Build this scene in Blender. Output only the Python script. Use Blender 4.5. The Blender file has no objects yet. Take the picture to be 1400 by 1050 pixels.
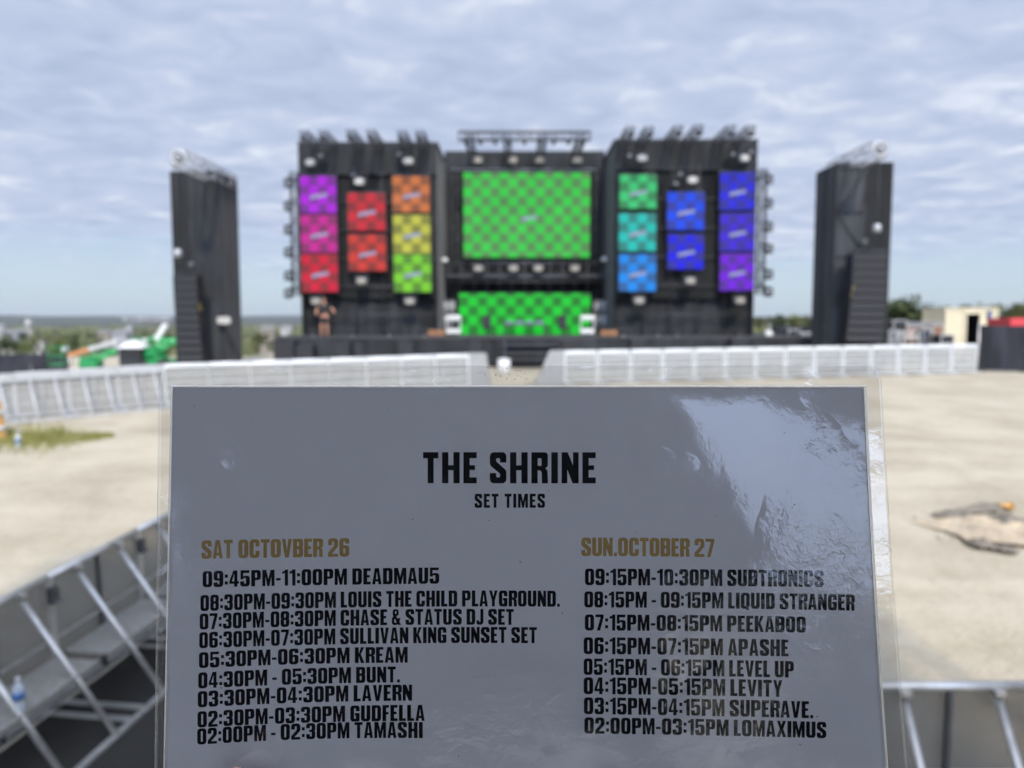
import bpy, bmesh, math, random
from mathutils import Vector, Matrix
from mathutils.geometry import tessellate_polygon
R = math.radians
rnd = random.Random(7)
sc = bpy.context.scene
COL = sc.collection

# ------------------------------------------------------------------ camera, sky, sun, exposure
PITCH = math.atan(88/1052)
CAM = Vector((0, 0, 3.4))
cam_d = bpy.data.cameras.new("camera")
cam = bpy.data.objects.new("camera", cam_d); COL.objects.link(cam)
cam.location = CAM
cam.rotation_euler = (math.pi/2 - PITCH, 0, 0)
cam_d.sensor_width = 36
cam_d.lens = 36*1052/1400
cam_d.clip_start = 0.01; cam_d.clip_end = 40000
cam_d.dof.use_dof = True
cam_d.dof.focus_distance = 0.305
cam_d.dof.aperture_fstop = 10.4
sc.camera = cam

SUN_EL, SUN_AZ = R(40), R(172)          # azimuth clockwise from +Y (the viewing direction): the sun is behind the viewer
sun_dir = Vector((math.sin(SUN_AZ)*math.cos(SUN_EL), math.cos(SUN_AZ)*math.cos(SUN_EL), math.sin(SUN_EL)))
sd = bpy.data.lights.new("sun", 'SUN'); sd.energy = 3.2; sd.angle = R(5); sd.color = (1.0, .88, .68)
sun = bpy.data.objects.new("sun", sd); COL.objects.link(sun)
sun.rotation_euler = sun_dir.to_track_quat('Z', 'Y').to_euler()
sun.location = (0, -20, 40)

sc.view_settings.view_transform = 'Standard'
sc.view_settings.look = 'None'
sc.view_settings.exposure = 0.33
sc.view_settings.gamma = 1
sc.view_settings.use_curve_mapping = False
sc.render.engine = 'CYCLES'
sc.cycles.use_denoising = True
sc.cycles.max_bounces = 6
sc.cycles.transparent_max_bounces = 24
sc.cycles.caustics_reflective = False
sc.cycles.caustics_refractive = False

world = bpy.data.worlds.new("World"); sc.world = world
world.use_nodes = True

class NT:
    """small helper for node trees"""
    def __init__(s, nt): s.nt = nt; nt.nodes.clear()
    def n(s, t, ins=None, **kw):
        nd = s.nt.nodes.new(t)
        for k, v in kw.items(): setattr(nd, k, v)
        for k, v in (ins or {}).items():
            if isinstance(v, bpy.types.NodeSocket): s.nt.links.new(v, nd.inputs[k])
            else: nd.inputs[k].default_value = v
        return nd
    def math(s, op, a, b=0.0, c=None, clamp=False):
        ins = {0: a, 1: b}
        if c is not None: ins[2] = c
        return s.n('ShaderNodeMath', ins, operation=op, use_clamp=clamp).outputs[0]
    def mix(s, f, a, b, blend='MIX'):
        nd = s.n('ShaderNodeMix', data_type='RGBA', blend_type=blend)
        for i, v in ((0, f), (6, a), (7, b)):
            if isinstance(v, bpy.types.NodeSocket): s.nt.links.new(v, nd.inputs[i])
            else: nd.inputs[i].default_value = v
        return nd.outputs[2]
    def ramp(s, f, stops, interp='LINEAR'):
        nd = s.n('ShaderNodeValToRGB', {0: f})
        cr = nd.color_ramp; cr.interpolation = interp
        while len(cr.elements) < len(stops): cr.elements.new(0.5)
        for e, (p, c) in zip(cr.elements, stops):
            e.position = p; e.color = c if len(c) == 4 else (*c, 1)
        return nd.outputs[0]
    def noise(s, vec, scale, detail=4, rough=.5, dist=0.0):
        return s.n('ShaderNodeTexNoise', {'Vector': vec, 'Scale': scale, 'Detail': detail, 'Roughness': rough, 'Distortion': dist}).outputs[0]
    def link(s, a, b): s.nt.links.new(a, b)

def c4(c): return (c[0], c[1], c[2], 1)

def build_sky():
    t = NT(world.node_tree)
    sky = t.n('ShaderNodeTexSky', sky_type='NISHITA', sun_disc=False, sun_elevation=SUN_EL, sun_rotation=SUN_AZ,
              air_density=1.0, dust_density=2.0, ozone_density=1.0)
    geo = t.n('ShaderNodeTexCoord').outputs['Generated']
    sp = t.n('ShaderNodeSeparateXYZ', {0: geo})
    x, y, z = sp.outputs
    zz = t.math('ADD', t.math('MAXIMUM', z, 0.0), 0.10)
    px = t.math('DIVIDE', x, zz); py = t.math('DIVIDE', y, zz)
    cv = t.n('ShaderNodeCombineXYZ', {0: t.math('MULTIPLY', px, .88), 1: t.math('MULTIPLY', py, 1.0), 2: 3.7}).outputs[0]
    big = t.noise(cv, 0.9, 3, .5, .3)
    puff = t.noise(cv, 5.2, 4, .5, .6)
    fine = t.noise(cv, 14.0, 4, .6, .3)
    m = t.math('ADD', t.math('MULTIPLY', puff, .66), t.math('ADD', t.math('MULTIPLY', big, .36), t.math('MULTIPLY', fine, .10)))
    cloud = t.ramp(m, [(.33, (3.35, 3.95, 5.45)), (.48, (4.0, 4.6, 6.1)), (.59, (4.65, 5.2, 6.6)), (.74, (6.7, 7.1, 7.9))])
    # how much cloud: the sheet ends a few degrees above the horizon with an uneven edge
    edge = t.math('ADD', z, t.math('MULTIPLY', t.math('SUBTRACT', big, .5), .10))
    cov = t.n('ShaderNodeMapRange', {0: edge, 1: .035, 2: .115, 3: 0.0, 4: 1.0}, interpolation_type='SMOOTHSTEP').outputs[0]
    cov = t.math('MULTIPLY', cov, .93)
    # pale band of clear air near the horizon
    band = t.ramp(z, [(0.0, (5.3, 6.15, 6.8)), (.035, (4.95, 6.1, 7.1)), (.10, (4.3, 5.7, 7.3)), (.4, (2.8, 4.4, 7.0))])
    clear = t.mix(.80, sky.outputs[0], band)
    col = t.mix(cov, clear, cloud)
    # thin cloud lit from behind by the veiled sun
    dt = t.n('ShaderNodeVectorMath', {0: geo, 1: tuple(sun_dir)}, operation='DOT_PRODUCT').outputs['Value']
    glow = t.math('POWER', t.math('MAXIMUM', dt, 0.0), 4.0)
    gcol = t.mix(glow, (0, 0, 0, 1), (17.0, 22.0, 33.0, 1))
    col = t.mix(1.0, col, gcol, 'ADD')
    # below the horizon: ground bounce tone
    below = t.n('ShaderNodeMapRange', {0: z, 1: -.03, 2: -.005, 3: 1.0, 4: 0.0}).outputs[0]
    col = t.mix(below, col, (2.6, 2.6, 2.5, 1))
    bg = t.n('ShaderNodeBackground', {0: col, 1: 0.1})
    out = t.n('ShaderNodeOutputWorld'); t.link(bg.outputs[0], out.inputs[0])
build_sky()

# ------------------------------------------------------------------ pixel (of the 1400 x 1050 photograph) to world
UP = Vector((0, math.sin(PITCH), math.cos(PITCH))); FW = Vector((0, math.cos(PITCH), -math.sin(PITCH)))
def ray(px, py): return Vector((1, 0, 0))*((px-700)/1052) + UP*(-(py-525)/1052) + FW
def PD(px, py, depth): return CAM + ray(px, py)*depth
def P(px, py, Y):
    r = ray(px, py); return CAM + r*(Y/r.y)

def smooth(a, b, x):
    t = min(1, max(0, (x-a)/(b-a))); return t*t*(3-2*t)
_GP = [(-400, -2), (-60, 0), (3, 0), (6, .1), (18.6, .85), (31, 1.22), (45, 1.4), (60, 1.45), (80, 1.3), (140, -4), (300, -15), (800, -24), (2500, -30), (5000, -34), (12000, -40)]
def gprof(y):
    if y <= _GP[0][0]: return _GP[0][1]
    for (a, za), (b, zb) in zip(_GP, _GP[1:]):
        if y <= b: return za + (zb-za)*(y-a)/(b-a)
    return _GP[-1][1]
def gsm(y):
    w = 2 if y < 60 else 8
    return sum(gprof(y+k*w/2) for k in (-2, -1, 0, 1, 2))/5
def gz(x, y):
    wr = smooth(6, 40, x)
    ye = y if y < 60 else (60 + max(0, (y-60) - wr*70))
    z = gsm(ye)
    z -= 1.5*smooth(-13, -24, x)*smooth(27, 42, y) if x < -13 else 0
    return z
def G(px, py):
    r = ray(px, py); lo, hi = .5, 4000.0
    t = 1.0
    while t < 4000:
        p = CAM + r*t
        if p.z < gz(p.x, p.y): break
        t *= 1.03
    a, b = t/1.03, t
    for _ in range(30):
        m = (a+b)/2; p = CAM + r*m
        if p.z < gz(p.x, p.y): b = m
        else: a = m
    return CAM + r*b

# ------------------------------------------------------------------ materials
_mats = {}
def mat(name, color=(.5, .5, .5), rough=.6, metal=0.0, spec=.5, noise=0.0, nscale=6.0, bump=0.0, bscale=40.0, tint=None, coat=0.0):
    if name in _mats: return _mats[name]
    m = bpy.data.materials.new(name); m.use_nodes = True; t = NT(m.node_tree)
    b = t.n('ShaderNodeBsdfPrincipled', {'Base Color': c4(color), 'Roughness': rough, 'Metallic': metal, 'Specular IOR Level': spec, 'Coat Weight': coat})
    co = t.n('ShaderNodeTexCoord').outputs['Object']
    if noise > 0:
        f = t.noise(co, nscale, 6, .6)
        d = tint or tuple(v*(1-noise) for v in color)
        hi = tuple(min(1, v*(1+noise*.5)) for v in color)
        col = t.ramp(f, [(.28, d), (.72, hi)])
        t.link(col, b.inputs['Base Color'])
        rr = t.math('MULTIPLY_ADD', f, .3, rough-.15, clamp=True); t.link(rr, b.inputs['Roughness'])
    if bump > 0:
        h = t.noise(co, bscale, 5, .6)
        bp = t.n('ShaderNodeBump', {'Strength': bump, 'Distance': .05, 'Height': h}); t.link(bp.outputs[0], b.inputs['Normal'])
    o = t.n('ShaderNodeOutputMaterial'); t.link(b.outputs[0], o.inputs[0])
    _mats[name] = m; return m

def mesh_mat(name, color, through, pitch=90.0, rough=.6, metal=0.0):
    """perforated sheet: holes on a fine grid let the light through"""
    if name in _mats: return _mats[name]
    m = bpy.data.materials.new(name); m.use_nodes = True; t = NT(m.node_tree)
    co = t.n('ShaderNodeTexCoord').outputs['Object']
    f = t.noise(co, 2.5, 5, .6)
    col = t.ramp(f, [(.3, tuple(v*.75 for v in color)), (.7, tuple(min(1, v*1.15) for v in color))])
    b = t.n('ShaderNodeBsdfPrincipled', {'Base Color': col, 'Roughness': rough, 'Metallic': metal})
    w = t.n('ShaderNodeTexWave', {'Vector': co, 'Scale': pitch/6.283, 'Distortion': 0.0}, wave_type='BANDS', bands_direction='X').outputs['Fac']
    fac = t.math('MULTIPLY_ADD', w, .3, through-.15, clamp=True)
    tr = t.n('ShaderNodeBsdfTransparent')
    mx = t.n('ShaderNodeMixShader', {0: fac, 1: b.outputs[0], 2: tr.outputs[0]})
    o = t.n('ShaderNodeOutputMaterial'); t.link(mx.outputs[0], o.inputs[0])
    _mats[name] = m; return m

def scrim_mat(name, color, seam=1.9):
    if name in _mats: return _mats[name]
    m = bpy.data.materials.new(name); m.use_nodes = True; t = NT(m.node_tree)
    co = t.n('ShaderNodeTexCoord').outputs['Object']
    mp = t.n('ShaderNodeMapping', {0: co, 3: (1.6, 1.6, .18)}).outputs[0]
    f = t.noise(mp, 1.2, 6, .65, .4)
    f2 = t.noise(co, .45, 3, .5)
    k = t.math('ADD', t.math('MULTIPLY', f, .6), t.math('MULTIPLY', f2, .4))
    col = t.ramp(k, [(.34, tuple(v*.45 for v in color)), (.5, color), (.66, tuple(v*1.9 for v in color))])
    b = t.n('ShaderNodeBsdfPrincipled', {'Base Color': col, 'Roughness': .85, 'Specular IOR Level': .25, 'Sheen Weight': .15})
    bp = t.n('ShaderNodeBump', {'Strength': .6, 'Distance': .12, 'Height': f}); t.link(bp.outputs[0], b.inputs['Normal'])
    o = t.n('ShaderNodeOutputMaterial'); t.link(b.outputs[0], o.inputs[0])
    _mats[name] = m; return m

def screen_mat(name, bright, dim, cell, logo=None, strength=1.0, top=None):
    m = bpy.data.materials.new(name); m.use_nodes = True; t = NT(m.node_tree)
    co = t.n('ShaderNodeTexCoord').outputs['Object']
    mp = t.n('ShaderNodeMapping', {0: co, 1: (100*cell+.001, .5, 100*cell+.001)}).outputs[0]
    sp = t.n('ShaderNodeSeparateXYZ', {0: mp})
    flat = t.n('ShaderNodeCombineXYZ', {0: sp.outputs[0], 1: .5*cell, 2: sp.outputs[2]}).outputs[0]
    ch = t.n('ShaderNodeTexChecker', {'Vector': flat, 'Scale': 1.0/cell, 'Color1': (1, 1, 1, 1), 'Color2': (0, 0, 0, 1)}).outputs['Fac']
    col = t.mix(ch, c4(dim), c4(bright))
    if logo:
        lx, lz, lw, lh = logo
        s2 = t.n('ShaderNodeSeparateXYZ', {0: co})
        wob = t.noise(t.n('ShaderNodeMapping', {0: co, 3: (9, 1, 2.0)}).outputs[0], 1.6, 2, .6)
        dx = t.math('DIVIDE', t.math('SUBTRACT', s2.outputs[0], lx), lw)
        sl = t.math('SUBTRACT', s2.outputs[2], t.math('MULTIPLY', s2.outputs[0], .18))
        dz = t.math('DIVIDE', t.math('SUBTRACT', sl, lz), lh)
        d = t.math('MAXIMUM', t.math('ABSOLUTE', dx), t.math('ABSOLUTE', dz))
        msk = t.math('MULTIPLY', t.math('LESS_THAN', d, 1.0), t.math('GREATER_THAN', wob, .45))
        col = t.mix(msk, col, (.27, .30, .46, 1))
    un = t.noise(co, .9, 3, .5); e = t.n('ShaderNodeEmission', {0: col, 1: t.math('MULTIPLY_ADD', un, .5*strength, .75*strength)})
    g = t.n('ShaderNodeBsdfPrincipled', {'Base Color': (.006, .006, .007, 1), 'Roughness': .6, 'Specular IOR Level': .12})
    ad = t.n('ShaderNodeAddShader', {0: e.outputs[0], 1: g.outputs[0]})
    o = t.n('ShaderNodeOutputMaterial'); t.link(ad.outputs[0], o.inputs[0])
    return m

# ------------------------------------------------------------------ mesh builder and scene-graph helpers
class MB:
    def __init__(s): s.v = []; s.f = []; s.sm = []
    def add(s, vs, fs, smooth_=False):
        o = len(s.v); s.v += [tuple(p) for p in vs]; s.f += [tuple(i+o for i in f) for f in fs]; s.sm += [smooth_]*len(fs); return s
    def box(s, c, d, rot=None, bev=0.0):
        hx, hy, hz = d[0]/2, d[1]/2, d[2]/2
        if bev > 0:
            bev = min(bev, hx*.9, hy*.9, hz*.9)
            pts = []
            for sx in (-1, 1):
                for sy in (-1, 1):
                    for sz in (-1, 1):
                        pts += [Vector((sx*hx, sy*(hy-bev), sz*(hz-bev))), Vector((sx*(hx-bev), sy*hy, sz*(hz-bev))), Vector((sx*(hx-bev), sy*(hy-bev), sz*hz))]
            def I(sx, sy, sz, k): return ((sx > 0)*4+(sy > 0)*2+(sz > 0))*3+k
            fs = []
            for q in (-1, 1):
                fs.append([I(q, -1, -1, 0), I(q, q, -q, 0) if False else I(q, 1, -1, 0), I(q, 1, 1, 0), I(q, -1, 1, 0)][::q])
                fs.append([I(-1, q, -1, 1), I(1, q, -1, 1), I(1, q, 1, 1), I(-1, q, 1, 1)][::-q])
                fs.append([I(-1, -1, q, 2), I(1, -1, q, 2), I(1, 1, q, 2), I(-1, 1, q, 2)][::q])
            for a in (-1, 1):
                for b in (-1, 1):
                    fs.append([I(a, b, -1, 0), I(a, b, -1, 1), I(a, b, 1, 1), I(a, b, 1, 0)][::a*b])
                    fs.append([I(a, -1, b, 0), I(a, 1, b, 0), I(a, 1, b, 2), I(a, -1, b, 2)][::a*b])
                    fs.append([I(-1, a, b, 1), I(-1, a, b, 2), I(1, a, b, 2), I(1, a, b, 1)][::a*b])
                    for c_ in (-1, 1):
                        fs.append([I(a, b, c_, 0), I(a, b, c_, 2), I(a, b, c_, 1)][::a*b*c_])
        else:
            pts = [Vector((x*hx, y*hy, z*hz)) for x in (-1, 1) for y in (-1, 1) for z in (-1, 1)]
            fs = [(0, 1, 3, 2), (4, 6, 7, 5), (0, 4, 5, 1), (2, 3, 7, 6), (0, 2, 6, 4), (1, 5, 7, 3)]
        if rot is not None:
            if not isinstance(rot, Matrix): rot = Matrix.Rotation(rot, 3, 'Z')
            pts = [rot @ p for p in pts]
        return s.add([p + Vector(c) for p in pts], fs)
    def bar(s, p, q, w, h=None, up=Vector((0, 0, 1))):
        p, q = Vector(p), Vector(q); d = (q-p); L = d.length; d.normalize(); h = h or w
        if abs(d.dot(up)) > .98: up = Vector((1, 0, 0))
        x = d.cross(up).normalized(); y = x.cross(d)
        pts = [p + x*a*w/2 + y*b*h/2 + d*t for t in (0, L) for a, b in ((-1, -1), (1, -1), (1, 1), (-1, 1))]
        return s.add(pts, [(0, 1, 2, 3), (7, 6, 5, 4), (0, 4, 5, 1), (1, 5, 6, 2), (2, 6, 7, 3), (3, 7, 4, 0)])
    def tube(s, p, q, r, seg=8, r2=None, caps=True):
        p, q = Vector(p), Vector(q); d = (q-p).normalized(); r2 = r if r2 is None else r2
        up = Vector((0, 0, 1)) if abs(d.z) < .95 else Vector((1, 0, 0))
        x = d.cross(up).normalized(); y = d.cross(x)
        pts = []
        for c, rr in ((p, r), (q, r2)):
            for k in range(seg):
                a = 2*math.pi*k/seg; pts.append(c + x*math.cos(a)*rr + y*math.sin(a)*rr)
        s.add(pts, [(k, (k+1) % seg, (k+1) % seg + seg, k+seg) for k in range(seg)], True)
        if caps:
            o = len(s.v)-2*seg
            s.f += [tuple(o+k for k in range(seg))[::-1], tuple(o+seg+k for k in range(seg))]; s.sm += [False, False]
        return s
    def path(s, pts, r, seg=8):
        for a, b in zip(pts, pts[1:]): s.tube(a, b, r, seg)
        return s
    def ball(s, c, r, seg=12, rings=8, sc_=(1, 1, 1)):
        c = Vector(c); pts = [c + Vector((0, 0, r*sc_[2]))]
        for i in range(1, rings):
            th = math.pi*i/rings
            for k in range(seg):
                a = 2*math.pi*k/seg
                pts.append(c + Vector((r*sc_[0]*math.sin(th)*math.cos(a), r*sc_[1]*math.sin(th)*math.sin(a), r*sc_[2]*math.cos(th))))
        pts.append(c - Vector((0, 0, r*sc_[2])))
        fs = [(0, 1+k, 1+(k+1) % seg) for k in range(seg)]
        for i in range(rings-2):
            for k in range(seg):
                a = 1+i*seg+k; b = 1+i*seg+(k+1) % seg; fs.append((a, a+seg, b+seg, b))
        n = len(pts)-1; o = 1+(rings-2)*seg
        fs += [(n, o+(k+1) % seg, o+k) for k in range(seg)]
        return s.add(pts, fs, True)
    def lathe(s, c, prof, seg=16, axis='Z'):
        c = Vector(c); pts = []
        for r, h in prof:
            for k in range(seg):
                a = 2*math.pi*k/seg; v = (r*math.cos(a), r*math.sin(a), h)
                if axis == 'Y': v = (v[0], -v[2], v[1])
                if axis == 'X': v = (v[2], v[0], v[1])
                pts.append(c+Vector(v))
        fs = []
        for i in range(len(prof)-1):
            for k in range(seg):
                a = i*seg+k; b = i*seg+(k+1) % seg; fs.append((a, b, b+seg, a+seg))
        n = (len(prof)-1)*seg
        fs += [tuple(range(seg))[::-1], tuple(n+k for k in range(seg))]
        return s.add(pts, fs, True)
    def grid(s, fn, nu, nv, smooth_=True):
        pts = [fn(i/nu, j/nv) for j in range(nv+1) for i in range(nu+1)]
        return s.add(pts, [(j*(nu+1)+i, j*(nu+1)+i+1, (j+1)*(nu+1)+i+1, (j+1)*(nu+1)+i) for j in range(nv) for i in range(nu)], smooth_)
    def prism(s, poly, a, b, plane='XZ'):
        """poly in a plane, pushed from a to b along the third axis"""
        n = len(poly)
        def V(p, h): return Vector((p[0], h, p[1])) if plane == 'XZ' else (Vector((h, p[0], p[1])) if plane == 'YZ' else Vector((p[0], p[1], h)))
        pts = [V(p, a) for p in poly] + [V(p, b) for p in poly]
        return s.add(pts, [tuple(range(n)), tuple(range(2*n-1, n-1, -1))] + [(k, k+n, (k+1) % n + n, (k+1) % n) for k in range(n)])
    def build(s, name, material, parent=None, off=None, loc=None):
        me = bpy.data.meshes.new(name)
        vs = s.v if off is None else [(a-off[0], b-off[1], c-off[2]) for a, b, c in s.v]
        me.from_pydata(vs, [], s.f); me.polygons.foreach_set('use_smooth', s.sm)
        me.materials.append(material); me.update()
        o = bpy.data.objects.new(name, me); COL.objects.link(o)
        if parent: o.parent = parent
        if loc is not None: o.location = loc
        return o

def tag(o, label=None, cat=None, group=None, kind=None):
    if label: o['label'] = label
    if cat: o['category'] = cat
    if group: o['group'] = group
    if kind: o['kind'] = kind
    return o
def thing(name, label, cat, loc=(0, 0, 0), rz=0.0, group=None):
    o = bpy.data.objects.new(name, None); COL.objects.link(o); o.empty_display_size = .2
    o.location = loc; o.rotation_euler = (0, 0, rz)
    return tag(o, label, cat, group)
_KIDS = {}
def kids(o):
    return [c for c in bpy.data.objects if c.parent == o]
def copy_tree(o, label=None, loc=None, rz=None, parent=None):
    c = o.copy(); COL.objects.link(c); c.parent = parent
    if parent is not None: c.matrix_parent_inverse = o.matrix_parent_inverse.copy()
    if loc is not None: c.location = loc
    if rz is not None: c.rotation_euler = (0, 0, rz)
    if label: c['label'] = label
    for k in kids(o): copy_tree(k, parent=c)
    return c

ORD = ['first', 'second', 'third', 'fourth', 'fifth', 'sixth', 'seventh', 'eighth', 'ninth', 'tenth', 'eleventh', 'twelfth', 'thirteenth', 'fourteenth', 'fifteenth', 'sixteenth', 'seventeenth', 'eighteenth']

M_alu = mat('aluminium', (.60, .58, .54), .38, .75, noise=.25, nscale=9, bump=.05)
M_white_alu = mat('pale_aluminium', (.66, .67, .67), .5, .1, noise=.12, nscale=4)
M_darkmetal = mat('black_steel', (.022, .023, .026), .5, .3, noise=.4, nscale=5)
M_truss = mat('black_truss_paint', (.06, .063, .07), .5, .4, noise=.3)
M_silver = mat('silver_truss', (.38, .39, .41), .45, .3, noise=.2, nscale=7)
M_scrim = scrim_mat('black_scrim', (.0095, .0105, .0115))
M_scrim_pale = scrim_mat('grey_scrim', (.0195, .0215, .024))
M_blackbox = mat('black_cabinet', (.009, .010, .013), .6, noise=.4, nscale=4, bump=.1)
M_lens = mat('white_lens', (.40, .39, .365), .35, noise=.08, nscale=10)
M_white = mat('white_paint', (.60, .60, .58), .5, noise=.08)

# ------------------------------------------------------------------ ground, valley, hills
def ground_material():
    m = bpy.data.materials.new('dusty_gravel'); m.use_nodes = True; t = NT(m.node_tree)
    co = t.n('ShaderNodeTexCoord').outputs['Object']
    st = t.n('ShaderNodeMapping', {0: co, 2: (0, 0, R(9)), 3: (.16, 1.25, 1)}).outputs[0]
    tracks = t.noise(st, 1.1, 6, .62, .4)
    blot = t.noise(co, .55, 7, .62, .3)
    fine = t.noise(co, 9.0, 8, .75)
    peb = t.n('ShaderNodeTexVoronoi', {'Vector': co, 'Scale': 26.0}, feature='F1').outputs['Distance']
    k = t.math('ADD', t.math('MULTIPLY', tracks, .22), t.math('ADD', t.math('MULTIPLY', blot, .44), t.math('MULTIPLY', fine, .34)))
    col = t.ramp(k, [(.33, (.26, .220, .158)), (.44, (.365, .316, .232)), (.53, (.45, .395, .298)), (.66, (.53, .47, .365))])
    col = t.mix(t.math('MULTIPLY', t.math('GREATER_THAN', fine, .60), .45), col, (.20, .18, .15, 1))
    b = t.n('ShaderNodeBsdfPrincipled', {'Base Color': col, 'Roughness': .95, 'Specular IOR Level': .15})
    h = t.math('ADD', t.math('MULTIPLY', fine, .6), t.math('ADD', t.math('MULTIPLY', tracks, 1.2), t.math('MULTIPLY', peb, .35)))
    bp = t.n('ShaderNodeBump', {'Strength': .7, 'Distance': .05, 'Height': h}); t.link(bp.outputs[0], b.inputs['Normal'])
    o = t.n('ShaderNodeOutputMaterial'); t.link(b.outputs[0], o.inputs[0]); return m
def valley_material():
    m = bpy.data.materials.new('scrub_land'); m.use_nodes = True; t = NT(m.node_tree)
    co = t.n('ShaderNodeTexCoord').outputs['Object']
    st = t.n('ShaderNodeMapping', {0: co, 3: (1, .45, 1)}).outputs[0]
    a = t.noise(st, .012, 8, .65, .6); bb = t.noise(co, .08, 6, .7)
    k = t.math('ADD', t.math('MULTIPLY', a, .6), t.math('MULTIPLY', bb, .4))
    col = t.ramp(k, [(.36, (.035, .050, .022)), (.46, (.06, .078, .030)), (.55, (.115, .115, .050)), (.66, (.22, .19, .12))])
    b = t.n('ShaderNodeBsdfPrincipled', {'Base Color': col, 'Roughness': .95, 'Specular IOR Level': .1})
    bp = t.n('ShaderNodeBump', {'Strength': .8, 'Distance': 3.0, 'Height': bb}); t.link(bp.outputs[0], b.inputs['Normal'])
    o = t.n('ShaderNodeOutputMaterial'); t.link(b.outputs[0], o.inputs[0]); return m
def lin(a, b, n): return [a+(b-a)*i/n for i in range(n+1)]
def sheet(name, xs, ys, fn, m):
    g = MB(); nx, ny = len(xs), len(ys)
    g.add([(x, y, fn(x, y)) for y in ys for x in xs], [(j*nx+i, j*nx+i+1, (j+1)*nx+i+1, (j+1)*nx+i) for j in range(ny-1) for i in range(nx-1)], True)
    return tag(g.build(name, m), kind='structure')
def gnear(x, y):
    return gz(x, y) + .018*math.sin(x*1.3+y*.4)*math.sin(y*.9-.3*x) + .01*math.sin(3.1*x+1)*math.sin(2.3*y)
M_ground = ground_material()
sheet('ground', lin(-70, 70, 200), lin(-60, 75, 190), lambda x, y: gnear(x, y) - .005, M_ground)
xsv = [-14000, -9000, -6000, -4000, -2600, -1700, -1100, -700, -450, -300, -200, -150, -110, -90, -69.8] + lin(-60, 60, 12) + [69.8, 90, 110, 150, 200, 300, 450, 700, 1100, 1700, 2600, 4000, 6000, 9000, 14000]
ysv = [-6000, -2000, -600, -200, -100, -61, -59] + lin(-40, 60, 10) + [74, 76, 85, 95, 110, 130, 160, 200, 260, 340, 450, 600, 800, 1100, 1500, 2000, 2700, 3600, 5000, 7000, 9500, 12000]
def valley_z(x, y):
    z = gz(x, y)
    d = math.hypot(x, y)
    if -61 <= y <= 74.5 and -69.9 <= x <= 69.9: return z - .7
    return z + (2.5*math.sin(x*.013+1)*math.sin(y*.009) if d > 300 else 0)
sheet('valley', xsv, ysv, valley_z, valley_material())
M_hill = mat('wooded_hill', (.055, .062, .042), .95, noise=.75, nscale=.006)
hr = random.Random(3)
for nm, d, base, amp, w0, seed in (('hills', 4200, -5, 16, 1.1, 1), ('hills', 6500, 16, 22, .8, 2), ('hills', 9500, 22, 34, .55, 3)):
    g = MB(); n = 160
    rows = []
    ph = [hr.uniform(0, 6) for _ in range(6)]
    def hz_(u):
        return base + amp*(.5+.28*math.sin(u*9*w0+ph[0])+.2*math.sin(u*23*w0+ph[1])+.1*math.sin(u*61+ph[2])+.05*math.sin(u*140+ph[3]))
    for k, (dd, hh) in enumerate(((-700, None), (-250, .7), (0, 1), (400, .75), (1200, None))):
        for i in range(n+1):
            u = i/n; a = R(-62+124*u)
            x, y = math.sin(a)*(d+dd), math.cos(a)*(d+dd)
            z = -45 if hh is None else -45+(hz_(u)+45)*hh
            rows.append((x, y, z))
    g.add(rows, [(k*(n+1)+i, k*(n+1)+i+1, (k+1)*(n+1)+i+1, (k+1)*(n+1)+i) for k in range(4) for i in range(n)], True)
    tag(g.build(nm, M_hill), kind='structure')

# ------------------------------------------------------------------ the laminated sign: surface as a function of photograph position
def sheet_left(py): return 236 - .019*(py-529)
def sheet_right(py): dy = py-529; return 1181 + .042*dy + .00003*dy*dy
S_TOP, S_BOT = 529.5, 1282.0
def sdepth(px, py):
    t = (py-529)/521
    s = (px-sheet_left(py))/(sheet_right(py)-sheet_left(py))
    e = abs(2*s-1)
    return .3110 - .0118*t - .0022*t*t*e**3 + .0005*math.sin(s*5+1.0)*math.sin(t*3+.4)
def SP(px, py, lift=0.0):
    """a point on the sheet, lifted towards the viewer along the view ray (metres)"""
    return PD(px, py, sdepth(px, py)-lift)

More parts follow.
